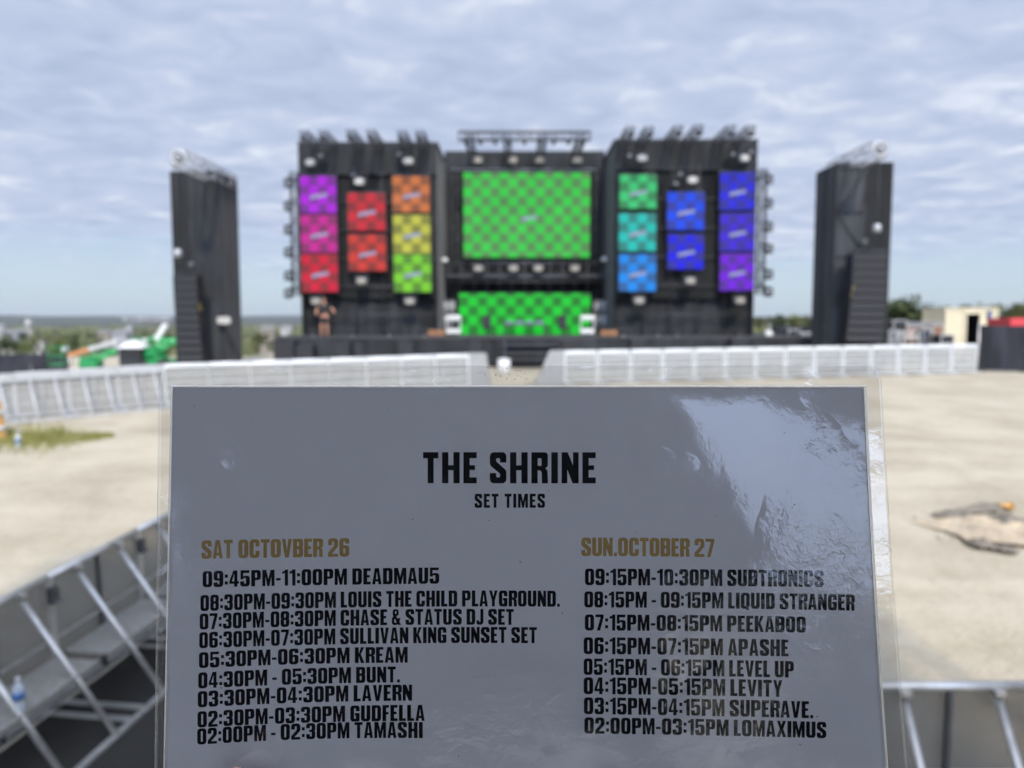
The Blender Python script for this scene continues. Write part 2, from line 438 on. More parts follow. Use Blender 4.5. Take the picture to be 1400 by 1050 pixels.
def S(*pts): return list(pts)
def glyphs(Rr, ri, Sx, T, W0=.56):
    """bold condensed capitals, cap height 1: name -> (advance width, [(outer, [holes])])"""
    W = W0; g = {}
    def box(x0, y0, x1, y1, r=0): return [(x0, y0, r), (x1, y0, r), (x1, y1, r), (x0, y1, r)]
    O = lambda W: [(box(0, 0, W, 1, Rr), [box(Sx, T, W-Sx, 1-T, ri)])]
    g['O'] = (W, O(W)); g['0'] = (W, O(W))
    g['C'] = (W, [([(W, .62, 0), (W, 1, Rr), (0, 1, Rr), (0, 0, Rr), (W, 0, Rr), (W, .38, 0), (W-Sx, .38, 0), (W-Sx, T, ri), (Sx, T, ri), (Sx, 1-T, ri), (W-Sx, 1-T, ri), (W-Sx, .62, 0)], [])])
    g['G'] = (W, [([(W, .64, 0), (W, 1, Rr), (0, 1, Rr), (0, 0, Rr), (W, 0, Rr*.6), (W, .53, 0), (.29, .53, 0), (.29, .39, 0), (W-Sx, .39, 0), (W-Sx, T, ri), (Sx, T, ri), (Sx, 1-T, ri), (W-Sx, 1-T, ri), (W-Sx, .64, 0)], [])])
    g['S'] = (W, [([(0, .33, 0), (0, 0, Rr), (W, 0, Rr), (W, .42, .16), (Sx, .70, .07), (Sx, 1-T, ri), (W-Sx, 1-T, ri), (W-Sx, .67, 0), (W, .67, 0), (W, 1, Rr), (0, 1, Rr), (0, .58, .16), (W-Sx, .31, .07), (W-Sx, T, ri), (Sx, T, ri), (Sx, .33, 0)], [])])
    g['1'] = (.38, [([(.17, 0, 0), (.38, 0, 0), (.38, 1, 0), (.2, 1, 0), (.15, .92, .05), (0, .87, 0), (0, .73, 0), (.17, .77, 0)], [])])
    g['2'] = (W, [([(0, 0, 0), (W, 0, 0), (W, .16, 0), (.23, .16, .01), (W, .56, .17), (W, 1, Rr), (0, 1, Rr), (0, .63, 0), (Sx, .63, 0), (Sx, 1-T, ri), (W-Sx, 1-T, ri), (W-Sx, .60, .08), (0, .22, .06)], [])])
    g['3'] = (W, [([(0, .32, 0), (0, 0, Rr), (W, 0, Rr), (W, .47, .1), (W-.07, .515, 0), (W, .56, .1), (W, 1, Rr), (0, 1, Rr), (0, .68, 0), (Sx, .68, 0), (Sx, 1-T, ri), (W-Sx, 1-T, ri), (W-Sx, .585, .05), (.2, .585, 0), (.2, .445, 0), (W-Sx, .445, .05), (W-Sx, T, ri), (Sx, T, ri), (Sx, .32, 0)], [])])
    g['4'] = (.6, [([(.30, 0, 0), (.51, 0, 0), (.51, .18, 0), (.6, .18, 0), (.6, .33, 0), (.51, .33, 0), (.51, 1, 0), (.25, 1, 0), (0, .34, 0), (0, .18, 0), (.30, .18, 0)], [[(.16, .33, 0), (.31, .33, 0), (.31, .80, 0)]])])
    g['5'] = (W, [([(0, .32, 0), (0, 0, Rr), (W, 0, Rr), (W, .66, .17), (.25, .66, .05), (.19, .61, 0), (.19, 1-T, 0), (W-.03, 1-T, 0), (W-.03, 1, 0), (.02, 1, 0), (.02, .44, 0), (.19, .44, 0), (.21, .525, .05), (W-Sx, .525, .06), (W-Sx, T, ri), (Sx, T, ri), (Sx, .32, 0)], [])])
    six_o = [(0, 0, Rr), (W, 0, Rr), (W, .61, .17), (.26, .61, .05), (Sx, .56, 0), (Sx, 1-T, ri), (W-Sx, 1-T, ri), (W-Sx, .71, 0), (W, .71, 0), (W, 1, Rr), (0, 1, Rr)]
    six_h = box(Sx, T, W-Sx, .47, ri)
    g['6'] = (W, [(six_o, [six_h])])
    rot = lambda c: [(W-x, 1-y, r) for x, y, r in c]
    g['9'] = (W, [(rot(six_o), [rot(six_h)])])
    g['7'] = (.55, [([(.1, 0, 0), (.31, 0, 0), (.55, .84, .02), (.55, 1, 0), (0, 1, 0), (0, .83, 0), (.34, .83, 0)], [])])
    g['8'] = (W, [([(0, 0, Rr), (W, 0, Rr), (W, .48, .1), (W-.05, .52, 0), (W, .56, .1), (W, 1, Rr), (0, 1, Rr), (0, .56, .1), (.05, .52, 0), (0, .48, .1)], [box(Sx, T, W-Sx, .445, ri), box(Sx, .59, W-Sx, 1-T, ri)])])
    g['A'] = (.6, [([(0, 0, 0), (.195, 0, 0), (.22, .17, 0), (.38, .17, 0), (.405, 0, 0), (.6, 0, 0), (.43, 1, 0), (.17, 1, 0)], [[(.243, .32, 0), (.357, .32, 0), (.30, .78, 0)]])])
    g['B'] = (W, [([(0, 0, 0), (W, 0, Rr*.8), (W, .49, .1), (W-.06, .525, 0), (W, .56, .1), (W, 1, Rr*.8), (0, 1, 0)], [box(Sx, T, W-Sx, .445, ri), box(Sx, .59, W-Sx, 1-T, ri)])])
    g['D'] = (W, [([(0, 0, 0), (W, 0, Rr), (W, 1, Rr), (0, 1, 0)], [box(Sx, T, W-Sx, 1-T, ri)])])
    g['E'] = (.47, [([(0, 0, 0), (.47, 0, 0), (.47, T, 0), (Sx, T, 0), (Sx, .43, 0), (.41, .43, 0), (.41, .58, 0), (Sx, .58, 0), (Sx, 1-T, 0), (.47, 1-T, 0), (.47, 1, 0), (0, 1, 0)], [])])
    g['F'] = (.43, [([(0, 0, 0), (Sx, 0, 0), (Sx, .42, 0), (.40, .42, 0), (.40, .57, 0), (Sx, .57, 0), (Sx, 1-T, 0), (.43, 1-T, 0), (.43, 1, 0), (0, 1, 0)], [])])
    g['H'] = (.62, [([(0, 0, 0), (Sx, 0, 0), (Sx, .42, 0), (.62-Sx, .42, 0), (.62-Sx, 0, 0), (.62, 0, 0), (.62, 1, 0), (.62-Sx, 1, 0), (.62-Sx, .58, 0), (Sx, .58, 0), (Sx, 1, 0), (0, 1, 0)], [])])
    g['I'] = (Sx+.01, [(box(0, 0, Sx+.01, 1), [])])
    g['J'] = (.48, [([(0, .28, 0), (0, 0, Rr), (.48, 0, Rr), (.48, 1, 0), (.27, 1, 0), (.27, T, ri*.6), (.18, T, ri*.6), (.18, .28, 0)], [])])
    g['K'] = (.6, [([(0, 0, 0), (Sx, 0, 0), (Sx, .33, 0), (.25, .42, 0), (.385, 0, 0), (.61, 0, 0), (.385, .56, 0), (.595, 1, 0), (.385, 1, 0), (Sx, .58, 0), (Sx, 1, 0), (0, 1, 0)], [])])
    g['L'] = (.45, [([(0, 0, 0), (.45, 0, 0), (.45, T, 0), (Sx, T, 0), (Sx, 1, 0), (0, 1, 0)], [])])
    g['M'] = (.78, [([(0, 0, 0), (.20, 0, 0), (.20, .58, 0), (.315, 0, 0), (.465, 0, 0), (.58, .58, 0), (.58, 0, 0), (.78, 0, 0), (.78, 1, 0), (.525, 1, 0), (.39, .44, 0), (.255, 1, 0), (0, 1, 0)], [])])
    g['N'] = (.60, [([(0, 0, 0), (.20, 0, 0), (.20, .44, 0), (.385, 0, 0), (.60, 0, 0), (.60, 1, 0), (.40, 1, 0), (.40, .58, 0), (.215, 1, 0), (0, 1, 0)], [])])
    g['P'] = (W, [([(0, 0, 0), (Sx, 0, 0), (Sx, .38, 0), (W, .38, Rr*.9), (W, 1, Rr*.9), (0, 1, 0)], [box(Sx, .52, W-Sx, 1-T, ri)])])
    g['Q'] = (W, [([(0, 0, Rr), (.33, 0, .03), (.46, -.10, 0), (.60, -.03, 0), (.50, .06, .03), (W, .14, .05), (W, 1, Rr), (0, 1, Rr)], [box(Sx, T, W-Sx, 1-T, ri)])])
    g['R'] = (.57, [([(0, 0, 0), (Sx, 0, 0), (Sx, .42, 0), (.30, .42, .03), (.36, .36, .03), (.37, 0, 0), (.585, 0, 0), (.565, .42, .07), (.49, .485, 0), (W, .55, .08), (W, 1, Rr*.8), (0, 1, 0)], [box(Sx, .56, W-Sx, 1-T, ri)])])
    g['T'] = (.54, [([(.165, 0, 0), (.375, 0, 0), (.375, 1-T-.01, 0), (.54, 1-T-.01, 0), (.54, 1, 0), (0, 1, 0), (0, 1-T-.01, 0), (.165, 1-T-.01, 0)], [])])
    g['U'] = (W, [([(0, 1, 0), (0, 0, Rr), (W, 0, Rr), (W, 1, 0), (W-Sx, 1, 0), (W-Sx, T, ri), (Sx, T, ri), (Sx, 1, 0)], [])])
    g['V'] = (.6, [([(.185, 0, 0), (.415, 0, 0), (.6, 1, 0), (.39, 1, 0), (.30, .34, 0), (.21, 1, 0), (0, 1, 0)], [])])
    g['X'] = (.61, [([(0, 0, 0), (.21, 0, 0), (.305, .29, 0), (.40, 0, 0), (.61, 0, 0), (.42, .51, 0), (.60, 1, 0), (.395, 1, 0), (.305, .73, 0), (.215, 1, 0), (.01, 1, 0), (.19, .51, 0)], [])])
    g['Y'] = (.6, [([(.195, 0, 0), (.405, 0, 0), (.405, .39, 0), (.6, 1, 0), (.395, 1, 0), (.30, .62, 0), (.205, 1, 0), (0, 1, 0), (.195, .39, 0)], [])])
    g['&'] = (.62, [([(0, 0, .17), (.34, 0, .06), (.41, .06, 0), (.44, 0, 0), (.66, 0, 0), (.54, .20, 0), (.60, .44, 0), (.43, .44, 0), (.41, .37, 0), (.32, .54, .0), (.48, .66, .08), (.48, 1, .17), (.06, 1, .17), (.06, .68, .08), (.10, .55, 0), (0, .44, .1)], [[(.23, .70, .02), (.32, .70, .02), (.32, .88, .03), (.23, .88, .03)], [(.18, .15, .05), (.31, .15, .03), (.31, .20, 0), (.22, .40, .02), (.18, .36, .02)]])])
    g[':'] = (.21, [(box(.01, .14, .20, .34), []), (box(.01, .56, .20, .76), [])])
    g['-'] = (.30, [(box(0, .33, .30, .48), [])])
    g['.'] = (.20, [(box(0, 0, .19, .19), [])])
    return g
def round_contour(c, seg=6):
    out = []; n = len(c)
    for i in range(n):
        p0, p, p1 = Vector(c[i-1][:2]), Vector(c[i][:2]), Vector(c[(i+1) % n][:2]); r = c[i][2]
        a, b = p0-p, p1-p
        if r <= 1e-4 or a.length < 1e-6 or b.length < 1e-6: out.append(p); continue
        la, lb = a.length, b.length; a.normalize(); b.normalize()
        ang = a.angle(b); half = ang/2
        if abs(math.pi-ang) < .02: out.append(p); continue
        d = min(r/math.tan(half), la*.499, lb*.499); rr = d*math.tan(half)
        s, e = p+a*d, p+b*d; cen = p + (a+b).normalized()*(rr/math.sin(half))
        a0 = math.atan2(s.y-cen.y, s.x-cen.x); a1 = math.atan2(e.y-cen.y, e.x-cen.x)
        da = (a1-a0+math.pi) % (2*math.pi) - math.pi
        for k in range(seg+1):
            t = a0+da*k/seg; out.append(cen + Vector((math.cos(t), math.sin(t)))*rr)
    return out
BODY = glyphs(.20, .05, .246, .17, .61)
HEAD = glyphs(.14, .045, .222, .19, .58)
def subdivide(poly, step=.12):
    out = []
    for i, p in enumerate(poly):
        q = poly[(i+1) % len(poly)]; n = max(1, int((q-p).length/step))
        for k in range(n): out.append(p+(q-p)*k/n)
    return out
def text_mesh(mb, text, x0, x1, bl, bm_, br, cap, font, gap=.088, space=.25, lift=.00015):
    """set a line of capitals on the sheet between two places of the photograph; the baseline is a gentle curve through three heights"""
    w = 0; items = []
    for ch in text:
        if ch == ' ': w += space; continue
        items.append((ch, w)); w += font[ch][0] + gap
    total = w - gap
    sx = (x1-x0)/total
    def place(u, v):
        px = x0+u*sx; t = (px-x0)/(x1-x0)
        base = bl*(2*t-1)*(t-1) + bm_*4*t*(1-t) + br*t*(2*t-1)
        return SP(px, base - v*cap, lift)
    for ch, ox in items:
        for outer, holes in font[ch][1]:
            cs = [subdivide(round_contour(outer))] + [subdivide(round_contour(h)) for h in holes]
            tris = tessellate_polygon([[Vector((p.x, p.y, 0)) for p in c] for c in cs])
            flat = [p for c in cs for p in c]
            fixed = []
            for t in tris:
                a, b, c = (flat[i] for i in t)
                fixed.append(t if (b-a).cross(c-a) > 0 else (t[0], t[2], t[1]))
            mb.add([place(ox+p.x, p.y) for p in flat], fixed)

def paper_material():
    m = bpy.data.materials.new('printed_paper'); m.use_nodes = True; t = NT(m.node_tree)
    co = t.n('ShaderNodeTexCoord').outputs['Object']
    f = t.noise(co, 60, 6, .6); g = t.noise(co, 1400, 3, .6)
    k = t.math('ADD', t.math('MULTIPLY', f, .75), t.math('MULTIPLY', g, .25))
    col = t.ramp(k, [(.3, (.87, .865, .90)), (.7, (.92, .915, .95))])
    b = t.n('ShaderNodeBsdfPrincipled', {'Base Color': col, 'Roughness': .8, 'Specular IOR Level': .2})
    o = t.n('ShaderNodeOutputMaterial'); t.link(b.outputs[0], o.inputs[0]); return m
def film_material():
    m = bpy.data.materials.new('laminating_film'); m.use_nodes = True; t = NT(m.node_tree)
    co = t.n('ShaderNodeTexCoord').outputs['Object']
    low = t.noise(co, 9, 2, .5); mid = t.noise(co, 55, 4, .6, .8); fine = t.noise(co, 260, 4, .6, .5)
    crease = t.n('ShaderNodeMapRange', {0: t.noise(co, 16, 3, .5), 1: .46, 2: .62, 3: .10, 4: 1.0}).outputs[0]
    h = t.math('ADD', t.math('MULTIPLY', low, 1.3), t.math('MULTIPLY', t.math('ADD', t.math('MULTIPLY', mid, .36), t.math('MULTIPLY', fine, .15)), crease))
    bp = t.n('ShaderNodeBump', {'Strength': .55, 'Distance': .0022, 'Height': h})
    fr = t.n('ShaderNodeFresnel', {'IOR': 1.85, 'Normal': bp.outputs[0]})
    gl = t.n('ShaderNodeBsdfGlossy', {'Color': (.95, .97, 1, 1), 'Roughness': .035, 'Normal': bp.outputs[0]})
    tr = t.n('ShaderNodeBsdfTransparent', {'Color': (.985, .985, .98, 1)})
    df = t.n('ShaderNodeBsdfTranslucent', {'Color': (.8, .82, .85, 1)})
    veil = t.math('MULTIPLY_ADD', mid, .05, .005)
    a = t.n('ShaderNodeMixShader', {0: veil, 1: tr.outputs[0], 2: df.outputs[0]})
    mx = t.n('ShaderNodeMixShader', {0: fr.outputs[0], 1: a.outputs[0], 2: gl.outputs[0]})
    o = t.n('ShaderNodeOutputMaterial'); t.link(mx.outputs[0], o.inputs[0]); return m

def build_sign():
    cen = SP(715, 900)
    root = thing('laminated_sign', 'laminated grey paper sign with the black and gold set times held up in front', 'sign', cen)
    pm = paper_material()
    g = MB(); nu, nv = 60, 40
    def q(u, v, l):
        py = S_TOP+(S_BOT-S_TOP)*v; a, b = sheet_left(py), sheet_right(py)
        return SP(a+(b-a)*u, py, l)
    g.grid(lambda u, v: q(u, 1-v, 0), nu, nv)
    paper = g.build('paper_sheet', pm, root, off=cen)
    ink = mat('black_ink', (.003, .0034, .006), .7, spec=.1)
    gold = mat('gold_ink', (.52, .33, .085), .6, noise=.12, nscale=300)
    def lay(name, lines, material):
        tm = MB()
        for ln in lines: text_mesh(tm, *ln)
        return tm.build(name, material, paper, off=cen)
    lay('title_lettering', [("THE SHRINE", 578.3, 814.5, 660.6, 660.8, 660.8, 42.5, HEAD, .13, .33)], ink)
    lay('subtitle_lettering', [("SET TIMES", 649, 745, 694.3, 694.2, 694.2, 19.2, HEAD, .14, .34)], ink)
    lay('day_lettering', [("SAT OCTOVBER 26", 275.6, 477.6, 764.2, 762.3, 761, 25.3, BODY, .07, .27)], gold)
    lay('day_lettering', [("SUN.OCTOBER 27", 794.8, 976.6, 760.2, 760.6, 761.8, 25.2, BODY, .07, .27)], gold)
    lay('schedule_lettering', [
        ("09:45PM-11:00PM DEADMAU5", 277, 600.5, 803, 800, 798, 22.2, BODY),
        ("08:30PM-09:30PM LOUIS THE CHILD PLAYGROUND.", 274, 765.6, 835.6, 830.0, 829.6, 21.9, BODY),
        ("07:30PM-08:30PM CHASE & STATUS DJ SET", 273, 702.4, 860.8, 855.2, 854.4, 21.7, BODY),
        ("06:30PM-07:30PM SULLIVAN KING SUNSET SET", 272.4, 734, 886.4, 880.2, 879.4, 21.9, BODY),
        ("05:30PM-06:30PM KREAM", 272, 557.4, 913.6, 908, 906, 21.6, BODY),
        ("04:30PM - 05:30PM BUNT.", 271, 547, 941.4, 935.6, 933, 21.8, BODY),
        ("03:30PM-04:30PM LAVERN", 270.4, 563.4, 967.3, 960.6, 958, 22, BODY),
        ("02:30PM-03:30PM GUDFELLA", 270, 580.6, 994.8, 988, 985.6, 22, BODY),
        ("02:00PM - 02:30PM TAMASHI", 269.6, 578, 1018.3, 1010.6, 1009.2, 22, BODY)], ink)
    lay('schedule_lettering', [
        ("09:15PM-10:30PM SUBTRONICS", 799.8, 1126, 800, 801, 802.6, 22.7, BODY),
        ("08:15PM - 09:15PM LIQUID STRANGER", 798.9, 1168, 830.5, 831.8, 835, 22, BODY),
        ("07:15PM-08:15PM PEEKABOO", 799.6, 1101.6, 862, 863, 865, 22, BODY),
        ("06:15PM-07:15PM APASHE", 798, 1078, 894.2, 895.4, 897.4, 23, BODY),
        ("05:15PM - 06:15PM LEVEL UP", 798, 1085.4, 922.6, 924, 926.4, 22.4, BODY),
        ("04:15PM-05:15PM LEVITY", 798, 1069.6, 949, 950.4, 953, 23, BODY),
        ("03:15PM-04:15PM SUPERAVE.", 798.3, 1112, 976.3, 978.6, 982, 23, BODY),
        ("02:00PM-03:15PM LOMAXIMUS", 799, 1129.6, 1003, 1005.4, 1009.4, 22.3, BODY)], ink)
    # film pouch: two skins joined round the rim, rounded corners
    F0, F1, RC = 500.0, 1318.0, 21.0
    ts = [0, .06, .16, .3, .5, .75, 1]
    rows = [F0+RC*(t**2) for t in ts] + lin(F0+RC+8, F1-RC-8, 44) + [F1-RC*(t**2) for t in reversed(ts)]
    def film_pt(u, py, l):
        a = sheet_left(py) - 19 + .008*(py-529); b = sheet_right(py) + 25 + .009*(py-529)
        e = min(py-F0, F1-py)
        ins = RC - math.sqrt(max(0, RC*RC-(RC-e)**2)) if e < RC else 0
        a += ins; b -= ins
        return SP(a+(b-a)*u, py, l)
    us = [0, .004, .009, .014] + lin(.02, .98, 56) + [.986, .991, .996, 1]
    f = MB(); nx, ny = len(us), len(rows)
    for side, l in ((0, .0005), (1, -.0004)):
        o = len(f.v)
        f.v += [tuple(film_pt(u, py, l)) for py in rows for u in us]
        for j in range(ny-1):
            for i in range(nx-1):
                qd = (o+j*nx+i, o+(j+1)*nx+i, o+(j+1)*nx+i+1, o+j*nx+i+1)
                f.f.append(qd if side == 0 else qd[::-1]); f.sm.append(True)
    n0 = nx*ny
    ring = [i for i in range(nx)] + [j*nx+nx-1 for j in range(1, ny)] + [(ny-1)*nx+i for i in range(nx-2, -1, -1)] + [j*nx for j in range(ny-2, 0, -1)]
    for a, b in zip(ring, ring[1:]+ring[:1]): f.f.append((a, b, b+n0, a+n0)); f.sm.append(False)
    f.build('film_pouch', film_material(), root, off=cen)
    # dust and grit stuck to the film
    dg = random.Random(21); du = MB()
    spots = [(dg.uniform(655, 720), dg.uniform(502, 524)) for _ in range(26)] + [(601, 507), (603, 511), (950, 516), (1083, 694), (1086, 690), (869, 727), (872, 728), (750, 671), (564, 710)] + [(dg.uniform(240, 1190), dg.uniform(505, 1040)) for _ in range(26)]
    for x, y in spots:
        n = 6; r = dg.uniform(.35, 1.1); a0 = dg.random()*6; st = dg.uniform(.5, 1.6)
        c = [SP(x+r*st*math.cos(a0+k)*dg.uniform(.6, 1.2), y+r*math.sin(a0+k)*dg.uniform(.6, 1.2), .00062) for k in [6.283*i/n for i in range(n)]]
        du.add(c + [SP(x, y, .0008)], [(i, (i+1) % n, n) for i in range(n)])
    tag(du.build('dust_specks', mat('grit', (.06, .055, .05), .9), root, off=cen), kind='stuff')
    # the bead where the two films meet along the paper's edge
    bead = MB()
    tl = [(sheet_left(py)-1.6, py) for py in lin(S_TOP-1, S_BOT, 90)]
    tr_ = [(sheet_right(py)+2.0, py) for py in lin(S_TOP-1, S_BOT, 90)]
    tp = [(x, S_TOP-1.6) for x in lin(sheet_left(S_TOP)-1.6, sheet_right(S_TOP)+2.0, 30)]
    for pl, r in ((tl, .00030), (tr_, .00042), (tp, .00032)):
        c = [SP(x, y, .0012) for x, y in pl]; o = len(bead.v); n = len(c)
        for i, p in enumerate(c):
            d = (c[min(i+1, n-1)]-c[max(i-1, 0)]).normalized(); x_ = d.cross(FW).normalized(); y_ = d.cross(x_)
            bead.v += [tuple(p + x_*math.cos(2*math.pi*k/8)*r + y_*math.sin(2*math.pi*k/8)*r) for k in range(8)]
        for i in range(n-1):
            for k in range(8): bead.f.append((o+i*8+k, o+i*8+(k+1) % 8, o+(i+1)*8+(k+1) % 8, o+(i+1)*8+k)); bead.sm.append(True)
    bm_ = bpy.data.materials.new('film_bead'); bm_.use_nodes = True; t = NT(bm_.node_tree)
    gl = t.n('ShaderNodeBsdfGlossy', {'Color': (1, 1, .97, 1), 'Roughness': .25})
    tl_ = t.n('ShaderNodeBsdfTranslucent', {'Color': (.95, .93, .86, 1)})
    tr2 = t.n('ShaderNodeBsdfTransparent')
    a = t.n('ShaderNodeMixShader', {0: .45, 1: tl_.outputs[0], 2: gl.outputs[0]})
    b = t.n('ShaderNodeMixShader', {0: .70, 1: tr2.outputs[0], 2: a.outputs[0]})
    o = t.n('ShaderNodeOutputMaterial'); t.link(b.outputs[0], o.inputs[0])
    bead.build('sealed_edge', bm_, root, off=cen)
build_sign()

# ------------------------------------------------------------------ skinned bodies
def skin(name, chains, material, parent=None, levels=2, off=Vector((0, 0, 0)), loc=None, root=0):
    """chains: lists of (point, radius); a point that repeats is shared"""
    vs, es, rs, idx = [], [], [], {}
    for ch in chains:
        last = None
        for p, r in ch:
            p = Vector(p); k = tuple(round(c, 5) for c in p)
            if k not in idx: idx[k] = len(vs); vs.append(p-off); rs.append(r)
            if last is not None and last != idx[k]: es.append((last, idx[k]))
            last = idx[k]
    me = bpy.data.meshes.new(name); me.from_pydata([tuple(v) for v in vs], es, []); me.materials.append(material)
    o = bpy.data.objects.new(name, me); COL.objects.link(o)
    sk = o.modifiers.new('skin', 'SKIN'); sk.use_smooth_shade = True
    for i, v in enumerate(me.skin_vertices[0].data if me.skin_vertices else []): pass
    if not me.skin_vertices:
        bm = bmesh.new(); bm.from_mesh(me); bm.verts.layers.skin.verify(); bm.to_mesh(me); bm.free()
    for v, r in zip(me.skin_vertices[0].data, rs):
        v.radius = (r, r) if not isinstance(r, tuple) else r
    for i, v in enumerate(me.skin_vertices[0].data): v.use_root = (i == root)
    sb = o.modifiers.new('sub', 'SUBSURF'); sb.levels = levels; sb.render_levels = levels
    if parent: o.parent = parent
    if loc is not None: o.location = loc
    return o
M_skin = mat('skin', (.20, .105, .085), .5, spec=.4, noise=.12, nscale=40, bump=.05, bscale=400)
M_skin2 = mat('tanned_skin', (.45, .22, .14), .5, noise=.1)

def build_hand():
    # a hand that grips the sheet from below: thumb in front, four fingers behind
    root_p = SP(345, 1335, .004)
    X = Vector((1, 0, 0)); N = -FW
    def Q(px, py, l): return SP(px, py, l)
    palm = Q(330, 1390, .012); wrist = Q(300, 1560, .03); arm = Q(260, 1800, .05)
    chains = [[(palm, .021), (Q(318, 1470, .02), .023), (wrist, .021), (arm, .027)]]
    th = [(palm, .021), (Q(322, 1290, .021), .0125), (Q(325, 1165, .014), .0102), (Q(325, 1092, .0108), .0092), (Q(325, 1056, .0098), .0086)]
    chains.append(th)
    for k, (dx, top) in enumerate(((-55, 1180), (-8, 1140), (40, 1150), (84, 1200))):
        b = Q(330+dx, 1395, -.006); 
        chains.append([(palm, .021), (b, .0105), (Q(330+dx*1.1, 1318, -.0125), .0092), (Q(330+dx*1.15, (1318+top)/2, -.0105), .0084), (Q(330+dx*1.2, top, -.0095), .0066)])
    hand = skin('hand', chains, M_skin, None, 2, off=palm, loc=palm)
    tag(hand, 'hand gripping the lower left of the sign with its thumb in front', 'hand')
    nail = MB()
    c = Q(325, 1076, .0186)
    nail.ball(c, .0062, 12, 8, (1, .28, 1.25))
    nail.build('thumb_nail', mat('nail', (.26, .15, .13), .3), hand, off=palm)
build_hand()

# ------------------------------------------------------------------ mix-desk tent behind the camera: it shades the sign and the front barriers
def build_tent():
    o = Vector((-.4, -3.2, 0))
    t = thing('mixing_tent', 'white roofed sound-desk tent whose shade covers the near barriers', 'tent', o)
    cl = mat('tent_black', (.012, .013, .016), .85, noise=.3)
    rm = bpy.data.materials.new('tent_roof_cloth'); rm.use_nodes = True; q = NT(rm.node_tree)
    d1 = q.n('ShaderNodeBsdfDiffuse', {'Color': (.55, .60, .72, 1)}); d2 = q.n('ShaderNodeBsdfTranslucent', {'Color': (.92, .95, 1.0, 1)})
    mx = q.n('ShaderNodeMixShader', {0: .96, 1: d1.outputs[0], 2: d2.outputs[0]}); oo = q.n('ShaderNodeOutputMaterial'); q.link(mx.outputs[0], oo.inputs[0])
    x0, x1, y0, y1, zt = -5.0, 4.6, -7.0, 4.1, 5.3
    r = MB()
    def rf(u, v): return Vector((x0+(x1-x0)*u, y0+(y1-y0)*v, zt + .55*(1-abs(2*u-1)) - .03*math.sin(9*v)))
    r.grid(rf, 10, 10)
    r.build('roof', rm, t, off=o)
    e = MB()
    e.prism([(x0, zt-.10), (x1, zt-.10), (x1, zt), (x0, zt)], y1, y1+.02)
    e.prism([(x0, zt-.20), (2.7, zt-.20), (4.62, zt-.75), (4.62, zt+.05), (x0, zt+.05)], y0, y0-.02)  # right end dropped to darken a corner of the sign's reflection
    xm = (x0+x1)/2
    e.prism([(x0+.1, zt), (x1-.1, zt), (xm, zt+.5)], y0+.03, y0+.05)  # gable panel added to keep the film's top margin dark
    e.build('valance', cl, t, off=o)
    for x in (x0+.1, x1-.1):
        for y in (y0+.1, y1-.1):
            MB().bar((x, y, gz(x, y)-.05), (x, y, zt), .12).build('leg', M_darkmetal, t, off=o)
    # unseen dark cloth added for the film to mirror; its edge shapes the glare
    b = MB()
    tab = [(0, 4.5), (2.40, 4.5), (2.43, 3.1), (2.66, 3.0), (2.69, 4.5), (2.92, 4.4), (3.02, 3.25), (3.28, 2.72), (3.6, 2.32), (3.87, 2.13), (4.2, 2.06), (4.54, 1.98), (4.8, 1.80), (4.97, 1.62), (5.1, 1.5), (5.4, 1.4)]
    def edge(z):
        for (za, xa), (zb, xb) in zip(tab, tab[1:]):
            if z <= zb: return xa+(xb-xa)*(z-za)/(zb-za)
        return 1.4
    def bw(u, v):
        z = 1.45+(zt-1.45)*v; xe = edge(z); x = -3.55+(xe+3.55)*u
        return Vector((x, y0+.35+.07*math.sin(x*7+z*.6), z))
    b.grid(bw, 120, 160)
    keep = []
    for f in b.f:
        cx = sum(b.v[i][0] for i in f)/4; cz = sum(b.v[i][2] for i in f)/4
        if 2.05 < cz < 3.36 and 1.55+.07*math.sin(5*cz) < cx < 1.92+.07*math.sin(8*cz): continue     # gap cut to put a bright streak in the sign's reflection
        if cx < -2.86+.08*math.sin(19*cz) and 3.77 < cz < 4.06: continue                             # notch cut to mirror bright specks at the sign's left edge
        keep.append(f)
    b.f = keep; b.sm = [True]*len(keep)
    b.build('reflection_blocker', cl, t, off=o)
    d = MB(); d.box((0, -2.4, 1.66), (8.6, 8.6, .08)); d.box((0, -2.4, 1.45), (8.4, 8.4, .3))
    for x in (-4, 0, 4):
        for y in (-6.4, -2.4, 1.6): d.bar((x, y, gz(x, y)-.05), (x, y, 1.35), .1)
    d.build('riser_deck', mat('deck_ply', (.45, .40, .33), .8, noise=.3), t, off=o)
build_tent()

# ------------------------------------------------------------------ crowd barriers
BL = 1.22
def hit(px, py, h):
    """where the view ray comes down to h above the ground"""
    r = ray(px, py); t = 1.0
    while t < 300:
        p = CAM + r*t
        if p.z < gz(p.x, p.y)+h: break
        t *= 1.01
    return p
M_mesh_near = mesh_mat('perforated_steel', (.115, .11, .10), .21, 700, .5, .3)
M_mesh_far = mesh_mat('perforated_white', (.29, .295, .285), .20, 300, .6)
M_mesh_mid = mesh_mat('perforated_grey', (.27, .27, .26), .08, 300, .6)
M_steel_plate = mat('checker_plate', (.36, .34, .30), .5, .4, noise=.3, nscale=20, bump=.2, bscale=90)

